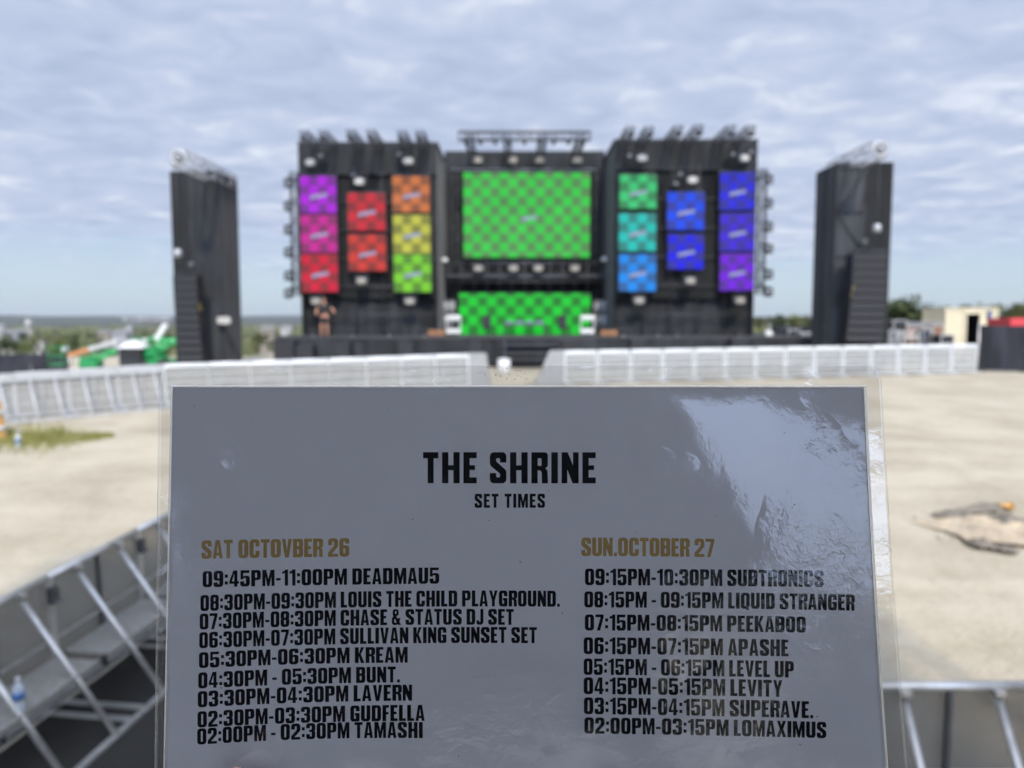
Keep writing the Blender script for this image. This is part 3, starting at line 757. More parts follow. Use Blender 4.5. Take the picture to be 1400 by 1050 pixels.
def make_barrier(label, group, frame, sheet_m, near, plate=True):
    t = thing('crowd_barrier', label, 'barrier', (0, 0, 0), 0, group)
    h = BL/2
    a = MB()
    a.tube((-h+.012, 0, 1.17), (h-.012, 0, 1.17), .030, 12)
    a.build('top_rail', frame, t)
    f = MB()
    yo = 0 if near else -.03
    for x in (-h+.03, h-.03): f.bar((x, yo, .06), (x, yo, 1.15), .05, .04)
    if not near: f.bar((-h+.03, -.03, 1.11), (h-.03, -.03, 1.11), .08, .03, Vector((0, 1, 0)))
    mp2 = MB(); mp2.bar((0, .014, .1), (0, .014, 1.15), .035, .03); mp2.build('middle_post', mat('latch_shade_steel', (.10, .10, .102), .5, .5, noise=.3) if near else frame, t)  # near post's steel is darkened to carry its shade
    f.bar((-h+.03, 0, .09), (h-.03, 0, .09), .05, .04)
    if near: f.bar((-h+.03, .012, .64), (h-.03, .012, .64), .018, .02)
    else:
        for z in (.38, .64, .9): f.bar((-h+.03, -.036, z), (h-.03, -.036, z), .022, .02)
    f.build('frame', frame, t)
    s = MB(); s.grid(lambda u, v: Vector((-h+.04+(BL-.08)*u, -.026, .1+1.04*v)), 4, 4); s.build('mesh_sheet', sheet_m, t)
    D = .75
    for x in (-.28, .28):
        q = MB(); q.tube((x, .02, 1.13), (x, D, .05), .024, 10)
        q.bar((x-.03, .03, 1.15), (x-.03+.06, .03, 1.15), .07, .03)
        q.build('strut', frame, t)
    if not plate:
        w = MB(); w.box((0, .05, 1.07), (BL-.02, .02, .20)); w.build('top_band', mat('grey_band', (.40, .41, .41), .5, noise=.15), t)
    p = MB(); p.box((0, .245, .505), (BL-.14, .40, .02)); p.bar((-h+.07, .445, .50), (h-.07, .445, .50), .03, .05); p.bar((-h+.07, .05, .49), (h-.07, .05, .49), .03, .04)
    if plate: p.build('step_plate', M_steel_plate if near else frame, t)
    b = MB(); b.bar((-h+.02, D, .03), (h-.02, D, .03), .06, .05)
    for x in (-h+.10, h-.10): b.bar((x, -.35, .025), (x, D, .025), .07, .04)
    b.build('foot_frame', frame, t)
    if near:
        for x in (-h+.03, h-.03):
            l = MB(); l.box((x, .045, 1.03), (.05, .05, .13)); l.tube((x-.02, .075, .98), (x+.02, .075, .98), .018, 8); l.build('latch', mat('latch_shade_steel', (.16, .16, .165), .5, .5, noise=.3), t)
    return t
near_proto = make_barrier('', 'steel barriers round the sound desk', M_alu, M_mesh_near, True)
far_proto = make_barrier('', '', M_white_alu, M_mesh_far, False)
mid_proto = make_barrier('', '', mat('grey_tube', (.44, .445, .45), .5, .1, noise=.15), M_mesh_mid, False, False)
def settle(o):
    a = o.rotation_euler[2]; x, y = o.location[0], o.location[1]; dx, dy = math.cos(a)*.5, math.sin(a)*.5
    o.rotation_euler = (0, -math.atan2(gz(x+dx, y+dy)-gz(x-dx, y-dy), 1.0), a); return o
def place_row(proto, pts, labels, group, flip=False):
    """panels along straight legs; pts are points on the ground plan"""
    used = 0; n = 0
    out = []
    for (a, b) in zip(pts, pts[1:]):
        a, b = Vector(a[:2]), Vector(b[:2]); L = (b-a).length; k = max(1, round(L/BL)); d = (b-a)/k
        ang = math.atan2(d.y, d.x) + (math.pi if flip else 0)
        for i in range(k):
            c = a + d*(i+.5); out.append((c, ang))
    return out
# beside the camera
nb = [((-3.96, 5.02), 'steel barrier panel cut off by the left edge, water bottle on its step', 0), ((-3.72, 6.79), 'near steel barrier panel with diagonal struts left of the sign', 0), ((-3.56, 7.97), 'steel barrier panel running in behind the left edge of the sign', 0)]
pts = [Vector((-3.96, 5.0)), Vector((-3.80, 6.2)), Vector((-3.64, 7.38)), Vector((-3.48, 8.56))]
labs = ['steel barrier panel cut off by the left edge, water bottle on its step',
        'near steel barrier panel with two full diagonal struts left of the sign',
        'steel barrier panel running in behind the left edge of the sign']
first = True
for i, lb in enumerate(labs):
    a, b = pts[i], pts[i+1]; c = (a+b)/2; d = b-a
    ang = math.atan2(-d.y, -d.x)      # struts face the pen, to the right
    z = gz(c.x, c.y)
    if first: near_proto.location = (c.x, c.y, z); near_proto.rotation_euler = (0, 0, ang); near_proto['label'] = lb; first = False; settle(near_proto)
    else: settle(copy_tree(near_proto, lb, (c.x, c.y, z), ang))
copy_tree(near_proto, 'steel barrier panel with a bright diagonal strut at the lower right corner', (2.60, 4.42, gz(2.6, 4.4)), math.pi+R(1.0))

A, B_, C_ = hit(-60, 515, 1.2), hit(225, 498, 1.2), hit(640, 483.5, 1.2)
D_, E_ = hit(771, 479.5, 1.2), hit(1336, 470.5, 1.2)
rowL1 = place_row(None, [A, B_], None, None, flip=True)
g1 = 'grey barriers seen from behind on the left'
for i, (c, ang) in enumerate(rowL1[::-1]):
    lb = f'grey-backed barrier panel left of the sign, {ORD[i]} from the speaker tower end of its row'
    args = (lb, (c.x, c.y, gz(c.x, c.y)), ang + math.pi*1)
    ang2 = ang  # struts towards the camera side
    if i == 0: mid_proto.location = args[1]; mid_proto.rotation_euler = (0, 0, ang2); mid_proto['label'] = lb; mid_proto['group'] = g1; settle(mid_proto)
    else: settle(copy_tree(mid_proto, lb, args[1], ang2))
g2 = 'white barriers left of the aisle'
rowL2 = place_row(None, [B_, C_], None, None)
for i, (c, ang) in enumerate(rowL2[::-1]):
    lb = f'white mesh barrier panel in the row left of the aisle, {ORD[i]} from the aisle'
    loc = (c.x, c.y, gz(c.x, c.y))
    if i == 0: far_proto.location = loc; far_proto.rotation_euler = (0, 0, ang); far_proto['label'] = lb; far_proto['group'] = g2; settle(far_proto)
    else: settle(copy_tree(far_proto, lb, loc, ang))
g3 = 'white barriers right of the aisle'
for i, (c, ang) in enumerate(place_row(None, [D_, E_], None, None)):
    lb = f'white mesh barrier panel in the row right of the aisle, {ORD[i]} from the aisle'
    o = copy_tree(far_proto, lb, (c.x, c.y, gz(c.x, c.y)), ang); o['group'] = g3; settle(o)
# solid grey wing panels where both rows turn into the aisle
M_wing = mat('grey_wing', (.26, .265, .26), .6, noise=.15, nscale=3)
def wing(label, c, sgn, bx, tx):
    t = thing('barrier_wing', label, 'barrier wing', (c.x, c.y, gz(c.x, c.y)), 0, 'grey wing panels at the mouth of the aisle')
    w = MB(); w.prism([(-.05*sgn, .04), (bx*sgn, .04), (tx*sgn, 1.19), (-.05*sgn, 1.19)], -.03, .03); w.build('side_plate', M_wing, t)
    r = MB(); r.tube((-.05*sgn, 0, 1.2), (tx*sgn, 0, 1.2), .02, 8); r.tube((tx*sgn, 0, 1.2), ((bx+.02)*sgn, 0, .04), .02, 8); r.build('rim_tube', M_wing, t)
    p = MB(); p.box((.65*sgn, -.35, .03), (1.3, .75, .03)); p.build('foot_plate', M_steel_plate, t)
wing('sloping grey wing panel closing the left barrier row at the aisle', C_, 1, .72, .60)
wing('sloping grey wing panel closing the right barrier row at the aisle', D_, -1, .98, .48)

# dark pad added inside the pen, its colour deepening the tent's shade
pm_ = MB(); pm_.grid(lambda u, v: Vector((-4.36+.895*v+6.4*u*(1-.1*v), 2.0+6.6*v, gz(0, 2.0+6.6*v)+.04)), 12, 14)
tag(pm_.build('pen_pad', mat('dark_pad', (.020, .0175, .013), .85, noise=.45, nscale=1.8, bump=.3)), kind='structure')

# ------------------------------------------------------------------ trusses
def truss(mb, p, q, s, seg=.5, r=.028, up=Vector((0, 0, 1))):
    p, q = Vector(p), Vector(q); d = (q-p); L = d.length; d.normalize()
    if abs(d.dot(up)) > .95: up = Vector((0, 1, 0))
    x = d.cross(up).normalized(); y = x.cross(d)
    cs = [x*a*s/2+y*b*s/2 for a, b in ((-1, -1), (1, -1), (1, 1), (-1, 1))]
    for c in cs: mb.tube(p+c, q+c, r, 6)
    n = max(1, round(L/seg))
    for k in range(n):
        a, b = p+d*(L*k/n), p+d*(L*(k+1)/n)
        for i in range(4):
            c1, c2 = cs[i], cs[(i+1) % 4]
            if (k+i) % 2: c1, c2 = c2, c1
            mb.tube(a+c1, b+c2, r*.55, 5, caps=False)
            mb.tube(a+cs[i], a+cs[(i+1) % 4], r*.5, 5, caps=False)
    for i in range(4): mb.tube(q+cs[i], q+cs[(i+1) % 4], r*.6, 5)
    return mb

# ------------------------------------------------------------------ speaker towers and line arrays
def wavy(x0, x1, z0, z1, Y, amp, axis='x', seed=0, nx=40, nz=30):
    rr = random.Random(seed); p1, p2, p3 = (rr.uniform(0, 6) for _ in range(3))
    def fn(u, v):
        a = x0+(x1-x0)*u; z = z0+(z1-z0)*v
        w = amp*(math.sin(a*5.3+p1+.5*math.sin(z*.8))*.5+math.sin(a*2.1+p2)*.4+.35*math.sin(z*1.7+p3+a))
        edge = min(1, 6*min(u, 1-u)+.1)
        return Vector((a, Y+w*edge, z)) if axis == 'x' else Vector((Y+w*edge, a, z))
    return MB().grid(fn, nx, nz)
def tower(label, xl, xr, Y0, Y1, ztop, inner_right, truss_x, truss_y, trz, brace):
    zb = gz((xl+xr)/2, Y0)-.05
    o = Vector(((xl+xr)/2, Y0, zb))
    t = thing('speaker_tower', label, 'tower', o, 0, 'black speaker towers flanking the stage')
    f = MB()
    for x in (xl+.06, xr-.06):
        for y in (Y0+.08, Y1-.08): f.tube((x, y, zb), (x, y, ztop), .04, 8)
    n = 5
    for k in range(n+1):
        z = zb+.3+(ztop-zb-.35)*k/n
        f.tube((xl+.06, Y0+.08, z), (xr-.06, Y0+.08, z), .03, 6); f.tube((xl+.06, Y1-.08, z), (xr-.06, Y1-.08, z), .03, 6)
        f.tube((xl+.06, Y0+.08, z), (xl+.06, Y1-.08, z), .03, 6); f.tube((xr-.06, Y0+.08, z), (xr-.06, Y1-.08, z), .03, 6)
    f.build('scaffold_frame', M_alu, t, off=o)
    if brace:
        b = MB(); xm0, xm1 = xl+.05, xl+.55*(xr-xl)
        zs = lin(zb+1.2, ztop-.2, 4)
        for k, (a, c) in enumerate(zip(zs, zs[1:])):
            b.tube((xm0, Y0-.06, a if k % 2 else c), (xm1, Y0-.06, c if k % 2 else a), .024, 6)
            b.tube((xm0, Y0-.06, c), (xm1, Y0-.06, c), .02, 6)
        b.build('cross_brace', M_darkmetal, t, off=o)
        wavy(xl, xl+.52*(xr-xl), zb, ztop, Y0, .03, seed=5).build('front_scrim', scrim_mat('worn_scrim', (.034, .037, .042)), t, off=o)
        wavy(xl+.52*(xr-xl), xr, zb, ztop, Y0-.03, .03, seed=6).build('front_scrim', M_scrim, t, off=o)
    else:
        wavy(xl, xl+.38*(xr-xl), zb, ztop, Y0, .03, seed=7).build('front_scrim', M_scrim, t, off=o)
        wavy(xl+.38*(xr-xl), xr, zb, ztop, Y0-.02, .10, seed=8).build('front_scrim', M_scrim_pale, t, off=o)
    sx = xr if inner_right else xl
    wavy(Y0, Y1, zb, ztop, sx, .03, 'y', 9).build('side_scrim', M_scrim, t, off=o)
    ox = xl if inner_right else xr
    wavy(Y0, Y1, zb, ztop, ox, .03, 'y', 10).build('side_scrim', M_scrim, t, off=o)
    wavy(xl, xr, zb, ztop, Y1, .03, seed=11).build('rear_scrim', M_scrim, t, off=o)
    tr = truss(MB(), (truss_x, truss_y, trz), (truss_x, Y1-.2, trz), .56, .9, .030)
    tr.build('lifting_truss', M_silver, t, off=o)
    e = MB()
    e.lathe((truss_x, truss_y-.02, trz), [(.19, -.03), (.31, -.03), (.31, .03), (.19, .03), (.19, -.03)], 20, 'Y')
    e.lathe((truss_x, truss_y-.03, trz), [(.10, -.03), (.13, .05)], 12, 'Y')
    e.build('end_ring', M_silver, t, off=o)
    return t
TL = P(232, 234, 33); TLr = P(300, 234, 33)
tower('black fabric-clad speaker tower standing left of the stage', TL.x, TLr.x, 33, 35.1, TL.z, True, P(244, 215, 29.5).x, 29.5, P(244, 216, 29.5).z, False)
TR = P(1145, 222, 32); TRr = P(1221.5, 222, 32)
tower('black fabric-clad speaker tower standing right of the stage', TR.x, TRr.x, 32, 34.2, TR.z, False, P(1203, 203, 29.8).x, 29.8, P(1203, 204, 29.8).z, True)

def line_array(label, pl, pr, ptop, pbot, Y, n):
    a, b = P(pl, ptop, Y), P(pr, pbot, Y); w = b.x-a.x; cx = (a.x+b.x)/2
    o = Vector((cx, Y, a.z))
    t = thing('line_array', label, 'speakers', o, 0, 'hanging speaker stacks')
    h = (a.z-b.z)/n
    for k in range(n):
        z = a.z-h*(k+.5); tilt = R(-1.5*k*k/n)
        rot = Matrix.Rotation(tilt, 3, 'X')
        yy = Y+.35+.035*k*k/n
        c = MB().box((cx, yy, z), (w*.97, .62, h*.985), rot, .012)
        c.box((cx-w*.5+.05, yy-.318, z), (.05, .03, h*.8), rot); c.box((cx+w*.5-.05, yy-.318, z), (.05, .03, h*.8), rot)
        ob = c.build('speaker_cabinet', M_blackbox, t, off=o)
        g = MB(); g.box((cx, yy-.318, z), (w*.84, .02, h*.74), rot)
        g.build('grille', mat('speaker_grille', (.011, .012, .015), .7, noise=.2, nscale=30), ob, off=o)
    f = MB(); f.bar((cx-w*.45, Y+.1, a.z+.12), (cx+w*.45, Y+.1, a.z+.12), .08); f.bar((cx-w*.45, Y+.6, a.z+.12), (cx+w*.45, Y+.6, a.z+.12), .08)
    f.bar((cx, Y+.0, a.z+.14), (cx, Y+.9, a.z+.14), .08); f.build('flying_frame', M_darkmetal, t, off=o)
line_array('tall hanging stack of black speakers in front of the left tower', 235, 273, 376, 494, 31.2, 11)
line_array('tall hanging stack of black speakers in front of the right tower', 1166, 1212, 346, 468, 30.6, 11)
def strap(label, p, q, Y):
    a, b = P(*p, Y), P(*q, Y); o = a
    m = MB(); m.path([a, (a*.6+b*.4)+Vector((.05, 0, -.2)), b], .025, 6)
    tag(m.build('tension_strap', mat('yellow_strap', (.30, .24, .03), .7), None, off=o, loc=o), label, 'strap')
strap('thin yellow strap hanging beside the left speaker stack', (261, 376), (275, 425), 31.4)
strap('thin yellow strap hanging beside the right speaker stack', (1175, 348), (1163, 405), 30.7)
def hoist(label, px, py, Y, zup):
    c = P(px, py, Y)
    t = thing('chain_hoist', label, 'hoist', c, 0, 'chain hoists over the speaker stacks')
    m = MB(); m.lathe((0, 0, -.16), [(.10, 0), (.15, .03), (.15, .26), (.10, .32)], 12); m.build('motor', M_silver if 'bright' in label else M_truss, t)
    k = MB(); k.tube((0, 0, .16), (0, 0, max(.3, zup-c.z)), .014, 6); k.build('chain', M_truss, t)
    h = MB(); h.path([(.0, 0, -.16), (.0, 0, -.26), (.05, 0, -.32), (.0, 0, -.38)], .016, 6); h.build('hook', M_truss, t)
hoist('bright round chain hoist above the left speaker stack', 243, 346, 31.0, P(244, 222, 31).z)
hoist('dark chain hoist just over the top of the left speaker stack', 262, 363, 31.4, P(262, 300, 31.4).z)
hoist('bright round chain hoist above the right speaker stack', 1199, 312, 30.4, P(1203, 212, 30.4).z)
hoist('dark chain hoist just over the top of the right speaker stack', 1181, 332, 30.8, P(1181, 280, 30.8).z)
def floodlight(label, px, py, Y, w=.62, h=.34):
    c = P(px, py, Y)
    t = thing('floodlight', label, 'lamp', c)
    m = MB(); m.box((0, .08, 0), (w, .14, h), None, .04); m.build('housing', M_truss, t)
    l = MB(); l.lathe((0, -.0, 0), [(.12, 0), (.17, .02), (.15, .05)], 20, 'Y')
    g = MB()
    n = 24
    g.prism([(w*.47*math.copysign(abs(math.cos(a))**.6, math.cos(a)), h*.45*math.copysign(abs(math.sin(a))**.6, math.sin(a))) for a in [2*math.pi*k/n for k in range(n)]], -.02, .02)
    g.build('lens', M_lens, t)
    b = MB(); b.bar((0, .15, 0), (0, .55, 0), .05); b.build('bracket', M_darkmetal, t)
floodlight('white flat floodlight fixed low on the left speaker tower', 306, 438, 32.5)

# ------------------------------------------------------------------ stage
YF, YC, YD = 37.0, 41.3, 34.4
DECK = P(700, 460, YD).z
def build_stage():
    o = Vector((P(721, 437, YF).x, YF, gz(0, YF)))
    t = thing('stage', 'big black festival stage with two tall side blocks and a set-back centre', 'stage', o)
    def part(nm, mb, m): return mb.build(nm, m, t, off=o)
    dl, dr = P(376, 460, YD).x, P(1112, 460, YD).x
    g0 = gz(0, YD)-.2
    d = MB(); d.box(((dl+dr)/2, (YD+45)/2, DECK-.06), (dr-dl, 45-YD, .12)); part('deck', d, mat('deck_top', (.035, .036, .038), .7, noise=.3))
    part('deck_skirt', wavy(dl, dr, g0, DECK-.12, YD+.05, .05, seed=20, nx=120, nz=4), M_scrim_pale)
    k = MB()
    for i in range(3): k.box((P(700, 480, 33).x+.9, YD-.28*(i+.5), DECK-.3*(i+1)-.1), (2.6, .28, .06+.0), None)
    for s in (-.35, 2.15): k.prism([(YD, g0), (YD-.95, g0), (YD-.95, DECK-1.0), (YD, DECK-.1)], P(700, 480, 33).x+s, P(700, 480, 33).x+s+.06, 'YZ')
    part('front_steps', k, M_truss)
    xl0, xl1 = P(410, 300, YF).x, P(598, 300, YF).x
    xr0, xr1 = P(840, 300, YF).x, P(1033, 300, YF).x
    zl, zr = P(500, 196, YF).z, P(930, 192, YF).z
    zc = P(720, 208, YC).z
    for nm, a, b, zt, inner, hy in (('left', xl0, xl1, zl, xl1, 238), ('right', xr0, xr1, zr, xr0, 232)):
        zh = P(500, hy, YF).z; zlow = P(500, 408, YF).z
        part('header_scrim', wavy(a, b, zh, zt, YF-.05, .05, seed=21+len(nm)), M_scrim_pale)
        part('back_scrim', wavy(a, b, zlow, zh+.02, YF+.15, .05, seed=25+len(nm)), M_scrim)
        part('lower_drape', wavy(a, b, DECK, zlow+.15, YF+.45, .16, seed=30+len(nm), nx=140), M_scrim_pale)
        part('return_scrim', wavy(YF-.05, 45, DECK, zt, inner, .05, 'y', seed=33), M_scrim)
        out = a if inner == b else b
        part('side_scrim', wavy(YF-.05, 45, DECK, zt, out, .05, 'y', seed=34), M_scrim)
        r = MB(); r.box(((a+b)/2, (YF+45)/2, zt+.03), (b-a+.1, 45-YF+.1, .08)); part('roof', r, M_truss)
        s = MB()
        for x in lin(a+.1, b-.1, 5): s.tube((x, YF-.0, DECK), (x, YF-.0, zh+.3), .035, 6)
        for z in lin(DECK+1.0, zh, 5): s.tube((a+.05, YF-.04, z), (b-.05, YF-.04, z), .03, 6)
        part('scaffold', s, M_truss)
    c0, c1 = xl1, xr0
    zh = P(720, 232, YC).z
    part('header_scrim', wavy(c0, c1, zh, zc, YC-.1, .04, seed=41), M_scrim_pale)
    part('back_scrim', wavy(c0, c1, DECK, zh, YC, .06, seed=42, nx=90), M_scrim)
    r = MB(); r.box(((c0+c1)/2, (YC+45)/2, zc+.03), (c1-c0, 45-YC, .08)); part('roof', r, M_truss)
    w = MB()
    for y in (358, 361.5, 379, 385): w.tube((c0+.1, YC-1.2, P(720, y, YC-1.2).z), (c1-.1, YC-1.2, P(720, y, YC-1.2).z), .04, 6)
    za = P(720, 372, YC-1.2).z; w.box(((c0+c1)/2, YC-.7, za-.2), (c1-c0-.2, 1.0, .14))
    for x in lin(c0+.3, c1-.3, 12): w.tube((x, YC-1.2, P(720, 398, YC-1.2).z), (x, YC-1.2, P(720, 356, YC-1.2).z), .03, 6)
    part('catwalk', w, M_truss)
    for x in (P(606, 300, YC-.5).x, P(622, 300, YC-.5).x, P(818, 300, YC-.5).x, P(834, 300, YC-.5).x):
        truss(w2 := MB(), (x, YC-.5, DECK), (x, YC-.5, zh), .34, .6, .025); part('tower_truss', w2, M_truss)
    return zl, zr, zc
ZL, ZR, ZC = build_stage()

# trusses that run front to back over the roofs and stick out towards the crowd
def roof_truss(label, tip, Yn, Yf, s, group, x1=None):
    a = P(*tip, Yn); o = a
    t = thing('roof_truss', label, 'truss', o, 0, group)
    truss(MB(), (0, 0, 0), (0, Yf-Yn, 0), s, .5, .026).build('box_truss', M_truss, t)
    p = MB(); p.tube((0, .1, -s/2), (0, -.16, -s/2-.05), .10, 10, .12); p.build('end_lamp', M_blackbox, t)
    return t
for i, (tx, ty) in enumerate(((415, 184), (441, 184), (479, 183), (507, 183), (549, 184), (574, 184))):
    w = ['first', 'second', 'third', 'fourth', 'fifth', 'sixth'][i]
    roof_truss(f'black truss jutting from the roof of the left block, {w} from the outer corner', (tx, ty), 34.7, 40.5, .34, 'trusses jutting from the left roof')
for i, (tx, ty) in enumerate(((1027, 177), (1000, 177), (956, 176), (928, 177), (888, 178), (862, 178))):
    w = ['first', 'second', 'third', 'fourth', 'fifth', 'sixth'][i]
    roof_truss(f'black truss jutting from the roof of the right block, {w} from the outer corner', (tx, ty), 34.7, 40.5, .34, 'trusses jutting from the right roof')
def centre_truss():
    a, b = P(627, 186, 37.6), P(807, 185, 37.6)
    t = thing('centre_truss', 'long black lighting truss raised above the middle of the stage roof', 'truss', a)
    L = b.x-a.x
    truss(MB(), (0, 0, 0), (L, 0, 0), .36, .6, .03).build('cross_truss', M_truss, t)
    for px in (641, 694, 742, 795):
        x = P(px, 190, 37.6).x-a.x
        truss(MB(), (x, .2, -.1), (x, 4.6, -.1), .34, .6, .03).build('arm', M_truss, t)
        m = MB(); m.bar((x-.15, 3.9, -.1), (x-.15, 3.9, ZC-a.z), .12); m.bar((x+.15, 3.9, -.1), (x+.15, 3.9, ZC-a.z), .12); m.build('stand', M_truss, t)
    for i in range(9):
        x = L*(i+.5)/9
        m = MB(); m.box((x, -.05, -.3), (.16, .2, .22), None, .03); m.tube((x, -.1, -.3), (x, -.26, -.36), .09, 10); m.build('spot_lamp', M_blackbox, t)
centre_truss()

# ------------------------------------------------------------------ LED screens
M_cab = mat('led_cabinet', (.02, .021, .024), .5, .2, noise=.3)
def led_screen(label, x0, y0, x1, y1, Y, bright, dim, cell_px, name='led_screen', logo=True, hang=True, group='coloured LED screens on the side blocks'):
    a, b = P(x0, y1, Y), P(x1, y0, Y); w, h = b.x-a.x, b.z-a.z
    c = (a+b)/2
    t = thing(name, label, 'screen', c, 0, group)
    cell = w/cell_px
    m = screen_mat('screen_'+label.split()[0], bright, dim, cell, (.02*w, -.04*h, .24*w if cell_px < 6 else .06*w, .055*h if cell_px < 6 else .022*h) if logo else None)
    d = MB(); d.box((0, .0, 0), (w, .02, h)); d.build('display', m, t)
    f = MB()
    f.box((0, .14, 0), (w+.06, .22, h+.06))
    for q in range(1, max(2, round(w/.6))): f.box((-w/2+w*q/max(2, round(w/.6)), .3, 0), (.04, .1, h))
    f.build('cabinet', M_cab, t)
    if hang:
        k = MB()
        for x in (-w*.33, w*.33): k.bar((x, .3, h/2), (x, .3, h/2+.55), .05)
        k.bar((-w/2, .3, h/2+.10), (w/2, .3, h/2+.10), .08)
        k.build('hanging_bar', M_darkmetal, t)
    return t
YS = YF-.45
def scr(label, x0, y0, x1, y1, bright, dim=None, dk=.42):
    dim = dim or tuple(max(.008, v*dk)+.014 for v in bright)
    led_screen(label, x0, y0, x1, y1, YS, bright, dim, 4)
# left columns
scr('violet checkered LED screen at the top of the outermost left column', 411, 241, 459, 291, (.34, .008, .58))
scr('magenta checkered LED screen in the middle of the outermost left column', 412, 294, 460, 345, (.46, .012, .25))
scr('crimson checkered LED screen at the bottom of the outermost left column', 413, 348, 461, 399, (.52, .008, .035))
scr('red checkered LED screen, upper of two in the inner left column', 476, 264, 526, 315, (.47, .016, .03))
scr('scarlet checkered LED screen, lower of two in the inner left column', 477, 321, 527, 370, (.50, .035, .025))
scr('orange checkered LED screen above the yellow one', 537, 241, 587, 290, (.48, .14, .04))
scr('yellow checkered LED screen between the orange and lime ones', 538, 294, 588, 346, (.42, .43, .05))
scr('lime checkered LED screen below the yellow one', 539, 348, 589, 399, (.16, .50, .02))
# right columns
scr('emerald checkered LED screen above the turquoise one', 847, 239, 898, 285, (.03, .44, .14))
scr('turquoise checkered LED screen between the emerald and azure ones', 846, 292, 897, 343, (.006, .42, .38))
scr('azure checkered LED screen below the turquoise one', 846, 348, 897, 398, (.004, .21, .70))
scr('blue checkered LED screen, upper of two in the inner right column', 912, 263, 963, 314, (.004, .055, .70))
scr('ultramarine checkered LED screen, lower of two in the inner right column', 913, 321, 962, 368, (.006, .006, .66))
scr('cobalt checkered LED screen at the top of the outermost right column', 984, 236, 1032, 287, (.012, .012, .58))
scr('indigo checkered LED screen in the middle of the outermost right column', 984, 292, 1032, 343, (.04, .012, .56))
scr('purple checkered LED screen at the bottom of the outermost right column', 984, 347, 1031, 397, (.14, .006, .62))
led_screen('green checkered giant LED screen high in the middle of the stage', 634, 236, 807, 352, YC-.6, (.03, .47, .05), (.075, .21, .07), 14, 'main_screen', True, True, 'green LED screens in the middle')
led_screen('bright-green checkered LED screen behind the performer desk', 628, 401, 807, 462, YC-1.9, (.005, .48, .025), (.012, .17, .02), 14, 'desk_screen', False, False, 'green LED screens in the middle')

# ------------------------------------------------------------------ lamps on the stage
def make_blinder(lens=None):
    t = thing('blinder_lamp', '', 'lamp', (0, 0, 0), 0, 'white oval blinder lamps on the stage')
    m = MB(); m.box((0, .1, 0), (.56, .18, .42), None, .06); m.build('housing', M_truss, t)
    g = MB(); n = 22
    for k, s in enumerate((1.0, .7)): g.prism([(.225*s*math.cos(2*math.pi*i/n), .15*s*math.sin(2*math.pi*i/n)) for i in range(n)], -.03-.02*k, .02)
    g.build('lens', lens or M_lens, t)
    y = MB(); y.bar((-.31, .1, 0), (-.31, .1, .34), .04); y.bar((.31, .1, 0), (.31, .1, .34), .04); y.bar((-.31, .1, .34), (.31, .1, .34), .04); y.bar((0, .1, .34), (0, .4, .45), .05)
    y.build('yoke', M_darkmetal, t)
    return t
bps = {}
Yb = YF-.75
blinders = [(424, 222, Yb, 'over the violet screen'), (491, 248, Yb, 'over the red screen'), (558, 220, Yb, 'over the orange screen'),
            (432, 412, Yb, 'under the crimson screen'), (494, 384, Yb, 'under the scarlet screen'), (560, 412, Yb, 'under the lime screen'),
            (878, 216, Yb, 'over the emerald screen'), (947, 246, Yb, 'over the blue screen'), (1018, 216, Yb, 'over the cobalt screen'),
            (874, 411, Yb, 'under the azure screen'), (944, 384, Yb, 'under the ultramarine screen'), (1012, 411, Yb, 'under the purple screen'),
            (653, 219, YC-.9, 'over the left corner of the giant green screen'), (701, 219, YC-.9, 'over the giant green screen, left of its middle'),
            (738, 219, YC-.9, 'over the giant green screen, right of its middle'), (789, 219, YC-.9, 'over the right corner of the giant green screen'),
            (654, 367, YC-1.7, 'below the left corner of the giant green screen'), (702, 367, YC-1.7, 'below the giant green screen, left of its middle'),
            (736, 367, YC-1.7, 'below the giant green screen, right of its middle'), (786, 367, YC-1.7, 'below the right corner of the giant green screen')]
for px, py, Y, w in blinders:
    lb = 'white oval blinder lamp '+w
    low = py > 300 or (640 < px < 800)
    if low not in bps: bps[low] = make_blinder(mat('dull_lens', (.27, .25, .21), .45, noise=.2, nscale=9) if low else None); bps[low]['label'] = lb; bps[low].location = P(px, py, Y)
    else: copy_tree(bps[low], lb, P(px, py, Y))
def strip_light(label, px, py, Y):
    c = P(px, py, Y); t = thing('strip_light', label, 'lamp', c, 0, 'white strip lights beside the centre screens')
    m = MB(); m.box((0, 0, 0), (.74, .12, .22), None, .05); m.build('tube_cover', M_white, t)
    b = MB(); b.box((0, .12, 0), (.78, .12, .26)); b.bar((0, .18, 0), (0, .6, .1), .06); b.build('mount', M_darkmetal, t)
strip_light('white strip light on the inner edge of the left block', 602, 355.5, YC-1.5)
strip_light('white strip light on the inner edge of the right block', 832, 354.5, YC-1.5)

def make_mover():
    t = thing('moving_light', '', 'lamp', (0, 0, 0), 0, '')
    b = MB(); b.box((0, 0, .22), (.34, .26, .12), None, .03); b.build('base', M_blackbox, t)
    y = MB(); y.box((-.17, 0, .03), (.05, .14, .34)); y.box((.17, 0, .03), (.05, .14, .34)); y.box((0, 0, .18), (.36, .13, .05)); y.build('yoke', M_blackbox, t)
    h = MB(); h.lathe((0, .12, -.05), [(.07, -.02), (.13, .04), (.14, .2), (.12, .3)], 14, 'Y'); h.build('head', M_blackbox, t)
    l = MB(); l.lathe((0, -.185, -.05), [(.105, 0), (.10, .02), (.05, .035)], 14, 'Y'); l.build('lens', mat('clear_lens', (.10, .105, .115), .2, spec=.8), t)
    return t
mp_ = None
def mover(label, pos, group, rz=0.0):
    global mp_
    if mp_ is None: mp_ = make_mover(); o = mp_; o.location = pos; o.rotation_euler = (0, 0, rz); o['label'] = label
    else: o = copy_tree(mp_, label, pos, rz)
    o['group'] = group; return o
